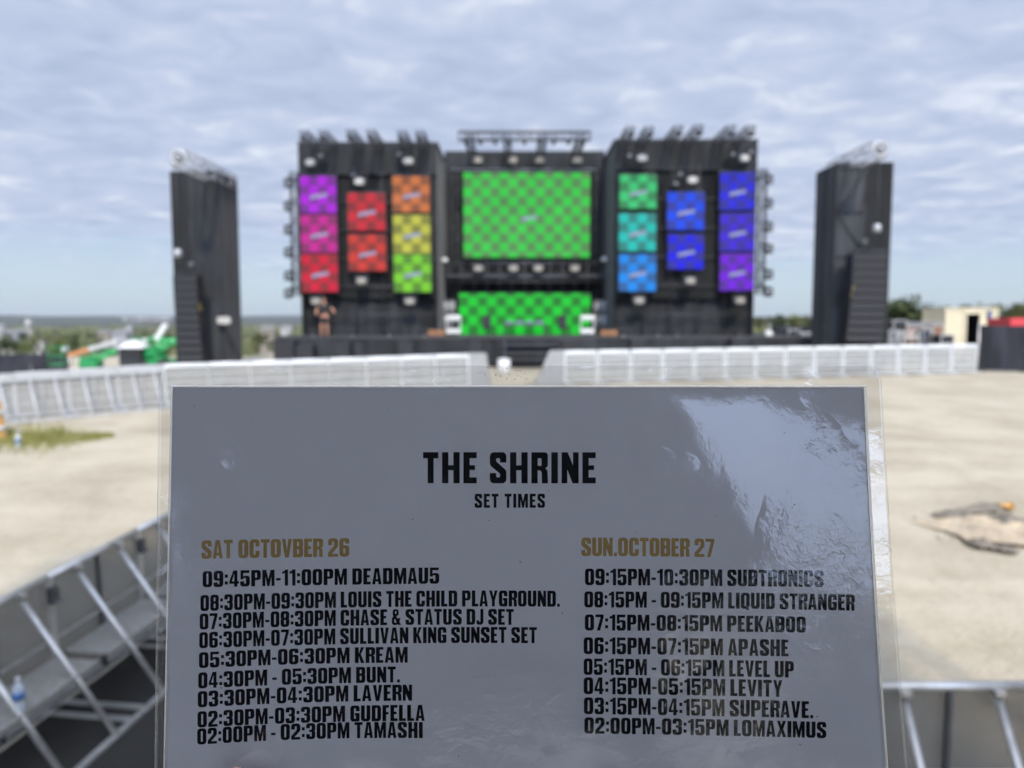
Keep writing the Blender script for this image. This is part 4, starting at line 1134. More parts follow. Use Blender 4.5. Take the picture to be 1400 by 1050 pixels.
def outrigger(label, x, ya, yb, Y, px_m, ys, side):
    a, b = P(x, yb, Y), P(x, ya, Y); o = a
    t = thing('outrigger_truss', label, 'truss', o, 0, 'vertical trusses on the outer edges of the stage')
    truss(MB(), (0, 0, 0), (0, 0, b.z-a.z), .30, .45, .03).build('box_truss', M_truss, t)
    k = MB()
    for y in ys:
        c = P(px_m, y, Y)-o; k.bar((0, 0, c.z+.30), (c.x, 0, c.z+.30), .06)
    for z in (0.4, (b.z-a.z)-.3): k.bar((0, 0, z), (0, .9, z), .08)
    k.build('arms', M_truss, t)
    for i, y in enumerate(ys):
        n = ['topmost', 'second from the top', 'third from the top', 'third from the bottom', 'second from the bottom', 'lowest'][i]
        mover(f'black moving light on the outer edge of the {side} block, {n}', P(px_m, y, Y), f'moving lights down the {side} edge', 0)
outrigger('slim black vertical truss carrying lamps on the outer edge of the left block', 405.5, 236, 404, YF-.3, 394.5, (252, 284, 316, 347, 379, 403), 'left')
outrigger('slim black vertical truss carrying lamps on the outer edge of the right block', 1039, 232, 402, YF-.3, 1050.5, (247, 280, 312, 342, 377, 401), 'right')
for px, py, w in ((440, 213, 'above the violet screen'), (484, 239, 'above the red screen'), (547, 211, 'above the orange screen'), (860, 213, 'above the emerald screen'),
                  (929, 238, 'above the blue screen'), (923, 251, 'tucked in over the upper corner of the blue screen'), (1001, 211, 'above the cobalt screen'), (1025, 208, 'at the outer corner above the cobalt screen')):
    mover('small dark moving light '+w, P(px, py, Yb+.1), 'moving lights above the side screens')
for px, w in ((429, 'below the crimson screen'), (482, 'in front of the left drape'), (533, 'below the gap between scarlet and lime screens'), (581, 'near the orange case on the left')):
    mover('dark moving light standing on the stage floor '+w, P(px, 459, 35.2)+Vector((0, 0, -.02)), 'moving lights on the stage floor')
for px, w in ((852, 'near the orange case on the right'), (899, 'below the gap right of the azure screen'), (925, 'below the ultramarine screen'), (1010, 'below the purple screen')):
    mover('dark moving light standing on the stage floor '+w, P(px, 459, 35.2)+Vector((0, 0, -.02)), 'moving lights on the stage floor')

# ------------------------------------------------------------------ things on the stage
def rack(label, px, sx):
    a, b = P(px-10, 463, YC-3.0), P(px+10, 432, YC-3.0); w, h = b.x-a.x, b.z-a.z; c = Vector(((a.x+b.x)/2, a.y, DECK))
    t = thing('effects_rack', label, 'rack', c, 0, 'white racks beside the desk screen')
    h = b.z-DECK
    for z in (.16, h-.10):
        m = MB(); m.box((0, 0, z), (w, .45, .26), None, .05); m.box((0, -.23, z), (w*.8, .02, .16)); m.build('white_unit', M_white, t)
    p = MB()
    for x in (-w/2+.03, w/2-.03):
        for y in (-.18, .18): p.tube((x, y, 0), (x, y, h), .02, 6)
    p.build('post', M_white_alu, t)
rack('white two-unit rack left of the desk screen', 620, 1)
rack('white two-unit rack right of the desk screen', 803, -1)
def loom(label, px):
    c = P(px, 445, YC-1.6)
    t = thing('cable_loom', label, 'cables', c, 0, 'silver cable looms hanging at the stage middle')
    top = P(px, 411, YC-1.6).z-c.z; rr = random.Random(px)
    m = MB()
    for k in range(13):
        x = -.35+.7*k/12; z0 = rr.uniform(-.5, .2)
        m.path([(x, rr.uniform(-.1, .1), top), (x+rr.uniform(-.05, .05), 0, top*.4), (x*.7+rr.uniform(-.08, .08), .05, z0)], .018+rr.random()*.014, 6)
    m.build('hanging_cables', M_silver, t)
    b = MB(); b.bar((-.42, 0, top), (.42, 0, top), .07); b.build('rail', M_truss, t)
loom('bundle of silver cables hanging left of the desk screen', 612)
loom('bundle of silver cables hanging right of the desk screen', 822)
def desk():
    a = P(717, 462, YC-2.6); c = Vector((a.x, a.y, DECK))
    t = thing('performer_desk', 'performer desk with decks and monitors in front of the bright-green screen', 'desk', c)
    m = MB(); m.box((0, 0, .5), (2.2, .7, .08)); m.build('table_top', M_truss, t)
    for x in (-1.0, 1.0): MB().box((x, 0, .24), (.08, .6, .46)).build('leg', M_darkmetal, t)
    for x in (-.75, -.25, .25, .75):
        q = MB(); q.box((x, 0, .6), (.38, .42, .12), None, .02); q.lathe((x, -.02, .665), [(.12, 0), (.12, .02)], 16); q.build('deck_player', mat('player_grey', (.16, .17, .26), .4), t)
    for x in (-1.9, 1.9):
        q = MB(); q.box((x, .1, .62), (.42, .4, .7), None, .02); q.tube((x, -.11, .5), (x, -.13, .5), .14, 14); q.bar((x, .1, 0), (x, .1, .3), .08); q.build('monitor_speaker', M_blackbox, t)
desk()
M_orange = mat('orange_case', (.26, .12, .05), .6, noise=.3)
for lb, px in (('low orange case lying on the stage edge at the left of the middle', 597), ('low orange case lying on the stage edge at the right of the middle', 832)):
    c = P(px, 459.5, 35.3); c.z = DECK
    t = thing('orange_case', lb, 'case', c, 0, 'orange cases on the stage edge')
    m = MB(); m.box((0, 0, .12), (.78, .4, .22), None, .03); m.build('body', M_orange, t)
    l = MB(); l.box((0, 0, .25), (.80, .42, .04), None, .015); l.bar((-.1, -.22, .16), (.1, -.22, .16), .03); l.build('lid', mat('case_lid', (.30, .15, .08), .5), t)
def ball_light():
    c = P(1051, 457, 35.0)
    t = thing('ball_lamp', 'shiny white ball on a short stand at the right end of the stage', 'lamp', c)
    MB().ball((0, 0, 0), .19, 18, 12).build('globe', M_white, t)
    s = MB(); s.tube((0, 0, DECK-c.z), (0, 0, -.15), .03, 8); s.lathe((0, 0, DECK-c.z), [(.18, 0), (.16, .04), (.04, .06)], 14); s.build('stand', M_darkmetal, t)
ball_light()
def sub(label, px0, px1, py0, py1, Y):
    a, b = P(px0, py1, Y), P(px1, py0, Y); g = gz(a.x, Y)
    c = Vector(((a.x+b.x)/2, Y, g)); w = b.x-a.x; h = b.z-g
    t = thing('subwoofer', label, 'speaker', c, 0, 'black boxes along the front of the stage')
    m = MB(); m.box((0, .35, h/2), (w, .7, h), None, .03); m.build('cabinet', M_blackbox, t)
    f = MB(); f.box((0, -.012, h/2), (w*.88, .02, h*.84)); f.build('grille', mat('speaker_grille'), t)
sub('black bass speaker at the far left foot of the stage', 374, 402, 467, 495, 33.3)
sub('black bass speaker next to the far left one', 404, 428, 472, 495, 33.3)
sub('black bass speaker below the crimson screen', 456, 478, 468, 490, 33.3)
sub('black bass speaker below the lime screen', 543, 566, 468, 488, 33.3)
sub('black bass speaker left of the front steps', 641, 660, 466, 488, 33.0)
sub('black bass speaker right of the front steps', 768, 790, 464, 486, 33.0)
sub('black bass speaker below the azure screen', 862, 884, 464, 482, 33.3)
sub('black bass speaker below the purple screen', 1000, 1024, 463, 480, 33.3)
def person_on_stage():
    f = P(444, 460, 35.6); f.z = DECK
    H = 1.72
    t = tag(skin('person', [
        [((0, 0, .93), .13), ((0, 0, 1.12), .12), ((0, 0, 1.36), .145), ((0, 0, 1.47), .06), ((0, -.01, 1.55), .055), ((0, -.02, 1.64), .092), ((0, -.01, 1.70), .07)],
        [((0, 0, 1.36), .145), ((-.21, 0, 1.38), .06), ((-.37, -.03, 1.15), .048), ((-.30, -.20, .99), .036), ((-.22, -.27, 1.01), .03)],
        [((0, 0, 1.36), .145), ((.21, 0, 1.38), .06), ((.42, -.02, 1.18), .048), ((.50, -.18, 1.06), .036), ((.46, -.25, 1.05), .03)],
        [((0, 0, .93), .13), ((-.11, 0, .86), .095), ((-.13, -.02, .48), .065), ((-.15, .02, .10), .042), ((-.16, -.14, .04), .035)],
        [((0, 0, .93), .13), ((.11, 0, .86), .095), ((.12, -.03, .48), .065), ((.13, .02, .10), .042), ((.14, -.14, .04), .035)]], M_skin2, None, 2, loc=f), 
        'crew member in black shirt and shorts standing on the stage below the crimson screen', 'person')
    cl = mat('black_cloth', (.015, .015, .018), .85, noise=.3)
    skin('shirt', [[((0, 0, .90), .15), ((0, 0, 1.12), .145), ((0, 0, 1.36), .165), ((0, 0, 1.45), .085)],
                   [((0, 0, 1.36), .165), ((-.21, 0, 1.38), .082), ((-.30, -.015, 1.26), .072)], [((0, 0, 1.36), .165), ((.21, 0, 1.38), .082), ((.33, -.01, 1.27), .072)]], cl, t, 2)
    skin('shorts', [[((0, 0, .96), .15), ((0, 0, .88), .15)], [((0, 0, .88), .15), ((-.115, 0, .82), .112), ((-.13, -.01, .52), .092)], [((0, 0, .88), .15), ((.115, 0, .82), .112), ((.12, -.02, .52), .092)]], cl, t, 2)
    h = MB(); h.ball((0, .0, 1.70), .10, 14, 9, (1, 1.08, .8)); h.build('hair', mat('dark_hair', (.10, .055, .035), .7), t)
    for x in (-.16, .14): 
        s = MB(); s.box((x, -.06, .045), (.10, .28, .09), None, .03); s.build('shoe', mat('shoe_leather', (.20, .10, .06), .6), t)
person_on_stage()

# ------------------------------------------------------------------ white drum in the aisle
def drum():
    c = hit(689, 512, 0.02); c.z = gz(c.x, c.y)
    t = thing('white_drum', 'white drum standing on the ground in the aisle to the stage', 'drum', c)
    m = MB(); m.lathe((0, 0, 0), [(.24, 0), (.26, .02), (.26, .19), (.275, .2), (.26, .21), (.26, .38), (.275, .39), (.26, .4), (.25, .57), (.23, .58)], 24); m.build('barrel', M_white, t)
    l = MB(); l.lathe((0, 0, .58), [(.22, 0), (.27, .01), (.27, .04), (.1, .06)], 24); l.build('lid', M_white_alu, t)
drum()

# ------------------------------------------------------------------ right side: fence, container, cases, red roof
M_fence = scrim_mat('fence_cloth', (.017, .0185, .024))
def fence(label, pts, h, panel, group=None):
    a = Vector(pts[0]); b = Vector(pts[1]); d = b-a; L = d.length; n = max(1, round(L/panel)); d /= n
    o = Vector((a.x, a.y, gz(a.x, a.y)))
    t = thing('covered_fence', label, 'fence', o, 0, group)
    for i in range(n):
        p, q = a+d*i, a+d*(i+1)
        zp, zq = gz(p.x, p.y), gz(q.x, q.y)
        m = MB(); nrm = Vector((-d.y, d.x)).normalized()
        m.grid(lambda u, v: Vector((p.x+(q.x-p.x)*u + nrm.x*.05*math.sin(9*u+i+3*v), p.y+(q.y-p.y)*u + nrm.y*.05*math.sin(9*u+i+3*v), zp+(zq-zp)*u+.06+(h-.1)*v - .03*math.sin(math.pi*u)*v)), 14, 6)
        m.build('cloth_panel', M_fence, t, off=o)
    for i in range(n+1):
        p = a+d*i; z = gz(p.x, p.y)
        m = MB(); m.tube((p.x, p.y+.06, z-.1), (p.x, p.y+.06, z+h), .035, 8); m.ball((p.x, p.y+.06, z+h), .05, 8, 6); m.build('post', M_alu, t, off=o)
        f = MB(); f.box((p.x, p.y+.06, z+.05), (.7, .22, .13), None, .03); f.build('foot_block', M_fence if False else mat('rubber_block', (.03, .03, .03), .9), t, off=o)
f0, f1 = hit(1337, 508, 0), hit(1480, 511, 0)
fence('black cloth-covered fence at the right edge of the photo', [(f0.x, f0.y), (f1.x, f1.y)], 1.98, 1.9)
c0 = P(1053, 468, 44); c1 = P(1122, 468, 44)
fence('low black cloth-covered fence between the stage and the right tower', [(c0.x, 44), (c1.x, 44)], P(1080, 444, 44).z-gz(c0.x, 44), 2.2)
c0 = P(-60, 480, 47); c1 = P(93, 480, 47)
fence('black cloth-covered fence on the slope at the left edge', [(c0.x, 47), (c1.x, 47)], P(30, 483, 47).z-gz((c0.x+c1.x)/2, 47), 2.4)
def container():
    Y = 46; a, b = P(1291, 470, Y), P(1364, 421, Y)
    g = gz(b.x, Y)-.02; W = b.x-a.x; H = b.z-g; o = Vector((a.x, Y, g))
    t = thing('cream_container', 'cream container with an open dark doorway behind the black fence', 'container', o)
    cream = mat('cream_paint', (.60, .54, .39), .55, noise=.12, nscale=2)
    x1, x2 = P(1320, 440, Y).x-a.x, P(1340, 440, Y).x-a.x
    zt = P(1330, 429, Y).z-g
    def ribbed(x0, x1, z0, z1):
        n = max(2, round((x1-x0)/.14)); pl = []
        for k in range(n):
            u0, u1 = x0+(x1-x0)*k/n, x0+(x1-x0)*(k+1)/n; dd = (u1-u0)
            pl += [(u0, 0), (u0+dd*.3, 0), (u0+dd*.5, .035), (u0+dd*.8, .035)]
        pl.append((x1, 0)); m = MB()
        m.add([(p[0], p[1], z) for z in (z0, z1) for p in pl], [(i, i+1, i+1+len(pl), i+len(pl)) for i in range(len(pl)-1)])
        return m
    ribbed(.05, x1, .15, H-.12).build('front_wall', cream, t)
    ribbed(x2, W-.05, .15, H-.12).build('front_wall', cream, t)
    r = MB(); r.box((W/2, 1.3, H-.05), (W+.1, 2.7, .1)); r.box(((x1+x2)/2, .03, (zt+H-.12)/2), (x2-x1, .05, H-.12-zt)); r.build('roof', cream, t)
    s = MB(); s.box((0.02, 1.3, H/2), (.05, 2.6, H-.1)); s.box((W-.02, 1.3, H/2), (.05, 2.6, H-.1)); s.box((W/2, 2.6, H/2), (W, .05, H-.1)); s.build('side_wall', cream, t)
    f = MB()
    for x in (0.03, W-.03, x1, x2): f.bar((x, -.01, 0), (x, -.01, H), .09)
    f.bar((0, -.015, .07), (W, -.015, .07), .12); f.build('corner_frame', cream, t)
    i = MB(); i.box(((x1+x2)/2, 1.4, .1), (x2-x1, 2.3, .06)); i.box(((x1+x2)/2, 2.45, H/2), (x2-x1+1, .04, H-.3)); i.box((x1-.03, 1.4, H/2), (.03, 2.2, H-.3)); i.box((x2+.03, 1.4, H/2), (.03, 2.2, H-.3)); i.build('dark_lining', M_blackbox, t)
    q0, q1 = P(1349, 438, Y), P(1356, 425, Y)
    sg = MB(); sg.box(((q0.x+q1.x)/2-a.x, -.02, (q0.z+q1.z)/2-g), (q1.x-q0.x, .03, q1.z-q0.z)); sg.ball(((q0.x+q1.x)/2-a.x, -.03, (q0.z+q1.z)/2-g+.1), .07, 10, 6, (1, .3, 1)); sg.build('blue_notice', mat('notice_blue', (.06, .08, .2), .5, noise=.5, nscale=12), t)
container()
def road_case(label, px0, px1, py0, Y, col, cat='case', name='road_case'):
    a, b = P(px0, py0, Y), P(px1, py0, Y); g = gz(a.x, Y); h = b.z-g; w = b.x-a.x
    t = thing(name, label, cat, Vector(((a.x+b.x)/2, Y, g)), 0, 'equipment cases right of the right tower')
    m = MB(); m.box((0, .4, .12+(h-.12)/2), (w, .8, h-.14), None, .02); m.build('body', col, t)
    e = MB()
    for z in (.12, .12+(h-.14)*.66, h): e.box((0, .4, z), (w+.02, .82, .04))
    for x in (-w/2, w/2): e.bar((x, 0, .1), (x, 0, h), .04)
    e.build('edge_trim', M_alu, t)
    for x in (-w*.38, w*.38): MB().lathe((x, .1, .06), [(.06, -.02), (.06, .02)], 10, 'X').build('castor', M_darkmetal, t)
M_navy = mat('navy_ply', (.03, .035, .055), .5, noise=.3); M_brown = mat('brown_ply', (.20, .10, .055), .6, noise=.35); M_greyc = mat('grey_ply', (.12, .125, .135), .5, noise=.3)
road_case('grey equipment case right beside the right speaker tower', 1216, 1232, 452, 38, M_greyc)
road_case('tall dark equipment case behind the white trolley', 1222, 1240, 438, 41, M_blackbox)
road_case('wide brown wooden crate behind the white trolley', 1240, 1272, 447, 40.5, M_brown)
road_case('navy equipment case right of the brown crate', 1262, 1273, 450, 39, M_navy)
road_case('brown upright crate left of the cream container', 1276, 1289, 445, 41, M_brown)
road_case('black low case in front of the cream container', 1287, 1304, 458, 38, M_blackbox)
road_case('dark long case standing behind the brown crate', 1238, 1287, 441, 43, M_greyc)
def trolley():
    a, b = P(1236, 470, 36.5), P(1256, 454, 36.5); g = gz(a.x, 36.5); w = b.x-a.x; h = b.z-g
    t = thing('white_trolley', 'white tube trolley parked right of the right speaker tower', 'trolley', Vector(((a.x+b.x)/2, 36.5, g)))
    m = MB()
    for x in (-w/2, w/2):
        for y in (0, .6): m.tube((x, y, .1), (x, y, h), .025, 8)
    for z in (h, h-.25): 
        m.tube((-w/2, 0, z), (w/2, 0, z), .025, 8); m.tube((-w/2, .6, z), (w/2, .6, z), .025, 8)
    m.build('frame', M_white, t)
    for z in (.3, h-.26): MB().box((0, .3, z), (w, .62, .05)).build('shelf', M_white, t)
    for x in (-w*.45, w*.45): MB().lathe((x, .05, .07), [(.07, -.02), (.07, .02)], 12, 'X').build('wheel', M_darkmetal, t)
trolley()
def red_marquee():
    Y = 40; a, b = P(1381, 448, Y), P(1440, 435, Y); g = gz(a.x, Y); o = Vector((a.x, Y, g)); w = b.x-a.x
    t = thing('red_marquee', 'red roofed marquee behind the black fence at the right edge', 'marquee', o)
    zt = b.z-g; zb = a.z-g; red = mat('red_cloth', (.50, .04, .05), .7, noise=.1)
    m = MB(); m.box((w/2, 1, (zt+zb)/2), (w, 2, zt-zb), None, .03); m.build('roof', red, t)
    for x in (.1, w-.1):
        for y in (.1, 1.9): MB().tube((x, y, 0), (x, y, zb), .04, 8).build('leg', M_alu, t)
red_marquee()
def behind_boxes():
    for lb, p0, p1, py, Y, c in (('pale low case left of the right tower', 1061, 1081, 459, 40, M_white), ('black case behind the pale low case', 1078, 1094, 451, 42.5, M_blackbox), ('grey case against the left side of the right tower', 1096, 1112, 455, 41, M_greyc)):
        road_case(lb, p0, p1, py, Y, c); 
behind_boxes()
for o in list(bpy.data.objects):
    if o.get('group') == 'equipment cases right of the right tower' and 'left' in o.get('label', '') and 'tower' in o['label']: o['group'] = 'cases between stage and right tower'

# ------------------------------------------------------------------ left side: boom lifts
M_green = mat('lift_green', (.012, .22, .06), .45, noise=.15, nscale=3)
M_green2 = mat('lift_green_light', (.05, .33, .11), .45, noise=.15, nscale=3)
M_tyre = mat('tyre', (.02, .02, .02), .85)
def boom_lift(label, px, Y, s, rot, long_boom):
    c = P(px, 500, Y); c.z = gz(c.x, Y)
    t = thing('boom_lift', label, 'boom lift', c, rot, 'green boom lifts behind the left barriers')
    ch = MB(); ch.box((0, 0, .62*s), (2.0*s, 1.2*s, .34*s), None, .05); ch.box((-.8*s, 0, .5*s), (.25*s, 1.5*s, .2*s)); ch.box((.8*s, 0, .5*s), (.25*s, 1.5*s, .2*s)); ch.build('chassis', M_green, t)
    for x in (-.75, .75):
        for y in (-.66, .66):
            w = MB(); w.lathe((x*s, y*s, .40*s), [(.2*s, -.13*s), (.40*s, -.13*s), (.42*s, -.08*s), (.42*s, .08*s), (.40*s, .13*s), (.2*s, .13*s)], 20, 'Y'); wo = w.build('wheel', M_tyre, t)
            h = MB(); h.lathe((x*s, y*s, .40*s), [(.2*s, -.12*s), (.08*s, -.15*s), (.08*s, .15*s), (.2*s, .12*s)], 14, 'Y'); h.build('rim', M_white, wo)
    tu = MB(); tu.lathe((0, 0, .79*s), [(.5*s, 0), (.5*s, .12*s)], 18); tu.box((-.35*s, 0, 1.1*s), (1.0*s, 1.1*s, .5*s), None, .1*s); tu.build('turret', M_green, t)
    cv = MB(); cv.box((-.45*s, -.05*s, 1.42*s), (.7*s, .9*s, .16*s), None, .06*s); cv.build('engine_cover', M_green, t)
    lo = MB(); lo.bar((-.2*s, .2*s, 1.3*s), (.75*s, .2*s, 1.75*s), .24*s, .3*s); lo.bar((.75*s, .2*s, 1.75*s), (-.55*s, .2*s, 2.0*s), .22*s, .28*s)
    lo.lathe((.75*s, .2*s, 1.75*s), [(.26*s, -.16*s), (.26*s, .16*s)], 16, 'Y'); lo.lathe((-.2*s, .2*s, 1.45*s), [(.25*s, -.16*s), (.25*s, .16*s)], 16, 'Y'); lo.build('lower_arm', M_green2, t)
    if long_boom:
        e = Vector((1.15*s, -.1*s, 2.40*s)); b = Vector((-1.5*s, -.1*s, 1.60*s)); m = b+(e-b)*.42
        u = MB(); u.bar(m, e, .22*s, .26*s); u.build('upper_boom', M_alu, t)
        v = MB(); v.bar(b, m, .17*s, .20*s); v.build('boom_extension', mat('boom_orange', (.50, .20, .08), .5, noise=.2), t)
        bk = b+Vector((-.45*s, 0, -.5*s))
    else:
        u = MB(); u.bar((-.3*s, .2*s, 1.9*s), (.35*s, .2*s, 2.75*s), .24*s, .3*s); u.build('upper_boom', M_white_alu, t)
        bk = Vector((-1.25*s, .1*s, 1.0*s))
        v = MB(); v.bar((-.55*s, .2*s, 2.0*s), bk+Vector((.3*s, 0, .6*s)), .16*s); v.build('boom_extension', M_green, t)
    k = MB()
    for z in (0, .5*s, 1.0*s):
        for (x0, y0), (x1, y1) in (((-.35, -.6), (.35, -.6)), ((.35, -.6), (.35, .6)), ((.35, .6), (-.35, .6)), ((-.35, .6), (-.35, -.6))):
            k.tube(bk+Vector((x0*s, y0*s, z)), bk+Vector((x1*s, y1*s, z)), .025*s, 6)
    for x in (-.35, .35):
        for y in (-.6, 0, .6): k.tube(bk+Vector((x*s, y*s, 0)), bk+Vector((x*s, y*s, 1.0*s)), .025*s, 6)
    k.box(bk, (.75*s, 1.25*s, .05*s)); k.build('basket', M_green, t)
    pn = MB(); pn.box(bk+Vector((.3*s, 0, .85*s)), (.2*s, .6*s, .25*s), None, .04*s); pn.build('control_box', M_white_alu, t)
boom_lift('green boom lift with a long orange and grey boom behind the left barriers', 134, 40, .92, R(8), True)
boom_lift('green boom lift with a short raised grey boom beside the left tower', 219, 40, .90, R(-14), False)
def generator():
    c = P(186, 498, 40); c.z = gz(c.x, 40)
    h = P(186, 476, 40).z-c.z
    t = thing('covered_generator', 'dark machine under a white cover between the two boom lifts', 'generator', c)
    m = MB(); m.box((0, 0, h/2), (1.2, 1.2, h), None, .08); m.build('housing', M_blackbox, t)
    v = MB(); v.grid(lambda u, w: Vector((-.7+1.4*u, -.68+1.36*w, h+.02+.42*max(0, (1-abs(2*u-1)**2.5))*(1-abs(2*w-1)**2.5))), 16, 14); v.build('white_cover', M_white, t)
    g = MB(); 
    for k in range(5): g.box((0, -.61, .25+k*.16), (.9, .03, .06))
    g.build('vent', M_truss, t)
generator()

# ------------------------------------------------------------------ trees and woods
def leaf_material(name, a, b):
    m = bpy.data.materials.new(name); m.use_nodes = True; t = NT(m.node_tree)
    co = t.n('ShaderNodeTexCoord').outputs['Object']
    f = t.noise(co, 1.3, 4, .6); r = t.n('ShaderNodeNewGeometry').outputs['Random Per Island']
    k = t.math('ADD', t.math('MULTIPLY', f, .6), t.math('MULTIPLY', r, .4))
    col = t.ramp(k, [(.3, a), (.7, b)])
    bs = t.n('ShaderNodeBsdfPrincipled', {'Base Color': col, 'Roughness': .7, 'Specular IOR Level': .25})
    o = t.n('ShaderNodeOutputMaterial'); t.link(bs.outputs[0], o.inputs[0]); return m
L_dark = leaf_material('oak_leaves', (.030, .045, .018), (.075, .095, .035))
L_olive = leaf_material('olive_leaves', (.055, .068, .025), (.13, .13, .05))
L_bright = leaf_material('scrub_leaves', (.06, .085, .025), (.16, .17, .05))
M_bark = mat('bark', (.09, .065, .045), .9, noise=.4)
def tree_mesh(h, w, n, leaf, seed, lm, trunk=True):
    rr = random.Random(seed); cl = []
    m = MB()
    blobs = [(Vector((rr.gauss(0, w*.22), rr.gauss(0, w*.22), h*(.45+.42*rr.random()))), w*rr.uniform(.16, .30)) for _ in range(11)]
    for k in range(n):
        c, r = blobs[k % len(blobs)]
        d = Vector((rr.gauss(0, 1), rr.gauss(0, 1), rr.gauss(0, .8))).normalized()*r*rr.uniform(.45, 1.15)
        p = c+d; s = leaf*rr.uniform(.6, 1.4)
        a = Vector((rr.gauss(0, 1), rr.gauss(0, 1), rr.gauss(0, 1))).normalized(); b = a.cross(Vector((rr.random(), rr.random(), rr.random()+.1))).normalized()
        m.add([p-a*s, p+b*s*.7, p+a*s, p-b*s*.7], [(0, 1, 2, 3)])
    return m, blobs
def tree(label, px, pbase, ptop, Y, wpx, lm, group, n=520):
    b = P(px, pbase, Y); z = gz(b.x, Y); top = P(px, ptop, Y).z; h = max(2.0, top-z); w = wpx/1052*Y
    t = thing('tree', label, 'tree', Vector((b.x, Y, z)), rnd.uniform(0, 6), group)
    m, blobs = tree_mesh(h, w, n, max(.12, w*.055), px*7+int(Y), lm)
    m.build('crown', lm, t)
    k = MB(); k.tube((0, 0, -.3), (0, 0, h*.5), w*.04+.08, 8, w*.02+.04)
    for c, r in blobs[:6]: k.tube((0, 0, h*.35), c, w*.02+.03, 6, .02, False)
    k.build('trunk', M_bark, t)
gr = 'trees behind the cases on the right'
tree('broad dark tree just right of the right speaker tower', 1238, 470, 414, 78, 62, L_dark, gr, 1500)
tree('dark tree rising behind the tall equipment case', 1262, 470, 424, 80, 40, L_dark, gr, 900)
tree('low olive tree left of the cream container', 1283, 470, 427, 84, 34, L_olive, gr, 700)
tree('olive treetop behind the left part of the container roof', 1318, 470, 418, 82, 34, L_olive, gr, 700)
tree('rounded olive treetop behind the right part of the container roof', 1348, 470, 411, 80, 38, L_olive, gr, 900)
tree('dark tree between the container and the red marquee', 1371, 470, 422, 84, 30, L_dark, gr, 700)
tree('tall olive tree at the right edge above the red marquee', 1402, 470, 411, 78, 44, L_olive, gr, 1000)
tree('low dark bush line behind the container doorway', 1300, 470, 424, 90, 40, L_dark, gr, 700)
tree('dark tree half hidden by the red marquee', 1386, 470, 420, 92, 36, L_dark, gr, 700)
tree('small olive tree just left of the container behind the cases', 1270, 470, 429, 95, 30, L_olive, gr, 600)
gr = 'treetops between the stage and the right tower'
for i, (px, tp, wp, lm, w) in enumerate(((1040, 433, 24, L_olive, 'beside the right stage edge'), (1062, 431, 26, L_dark, 'second from the stage edge'), (1085, 432, 26, L_bright, 'third from the stage edge'), (1107, 430, 24, L_olive, 'touching the left side of the right tower'))):
    tree('small distant treetop '+w, px, 445, tp, 130, wp, lm, gr, 420)
gr = 'trees in the valley on the left'
spec = [(8, 476, 458, 95, 34, L_dark, 'dark tree at the left edge over the black fence'), (38, 464, 449, 210, 26, L_dark, 'dark round tree below the pale water tower'),
        (100, 466, 447, 200, 22, L_dark, 'dark tree above the orange boom end'), (133, 460, 445, 260, 24, L_dark, 'dark wide tree over the middle of the long boom'),
        (60, 470, 452, 190, 30, L_olive, 'olive tree right of the grey-roofed house'), (82, 478, 460, 130, 36, L_bright, 'yellow-green bush-like tree left of the boom lift'),
        (28, 480, 466, 120, 34, L_bright, 'yellow-green tree just over the left fence'), (205, 468, 450, 190, 26, L_olive, 'olive tree behind the short raised boom'),
        (172, 462, 449, 230, 20, L_olive, 'olive tree behind the white house'), (352, 470, 449, 150, 26, L_olive, 'olive tree just right of the left speaker tower'),
        (378, 468, 447, 180, 24, L_dark, 'dark tree midway between the left tower and the stage'), (402, 468, 446, 170, 24, L_bright, 'bright tree against the left stage edge'), (228, 466, 446, 210, 20, L_dark, 'dark tree against the left side of the left tower')]
for px, pb, tp, Y, wp, lm, lb in spec: tree(lb, px, pb, tp, Y, wp, lm, gr, 420)
# far woods: one mass that nobody could count
wm = MB(); wr = random.Random(5)
for k in range(11000):
    a = R(wr.uniform(-42, 40)); d = 240*math.exp(wr.random()*2.9); x, y = math.sin(a)*d, math.cos(a)*d
    if math.sin(x*.011+y*.004)+math.sin(y*.013-x*.003+2) < -.25: continue
    z = gz(x, y); h = wr.uniform(2.5, 6.5)*(1+d/2600); w = h*wr.uniform(.7, 1.5)
    for j in range(3):
        c = Vector((x+wr.gauss(0, w*.5), y+wr.gauss(0, w*.5), z+h*wr.uniform(.3, .8))); r = w*wr.uniform(.3, .55)
        n0 = 6; vs = [c+Vector((0, 0, r))] + [c+Vector((r*math.cos(6.283*i/n0+j)*wr.uniform(.8, 1.3), r*math.sin(6.283*i/n0+j)*wr.uniform(.8, 1.3), r*wr.uniform(-.3, .3))) for i in range(n0)] + [c-Vector((0, 0, r))]
        wm.add(vs, [(0, 1+i, 1+(i+1) % n0) for i in range(n0)] + [(n0+1, 1+(i+1) % n0, 1+i) for i in range(n0)])
tag(wm.build('far_woods', L_olive), 'scattered dark woods filling the far valley', 'woods', None, 'stuff')

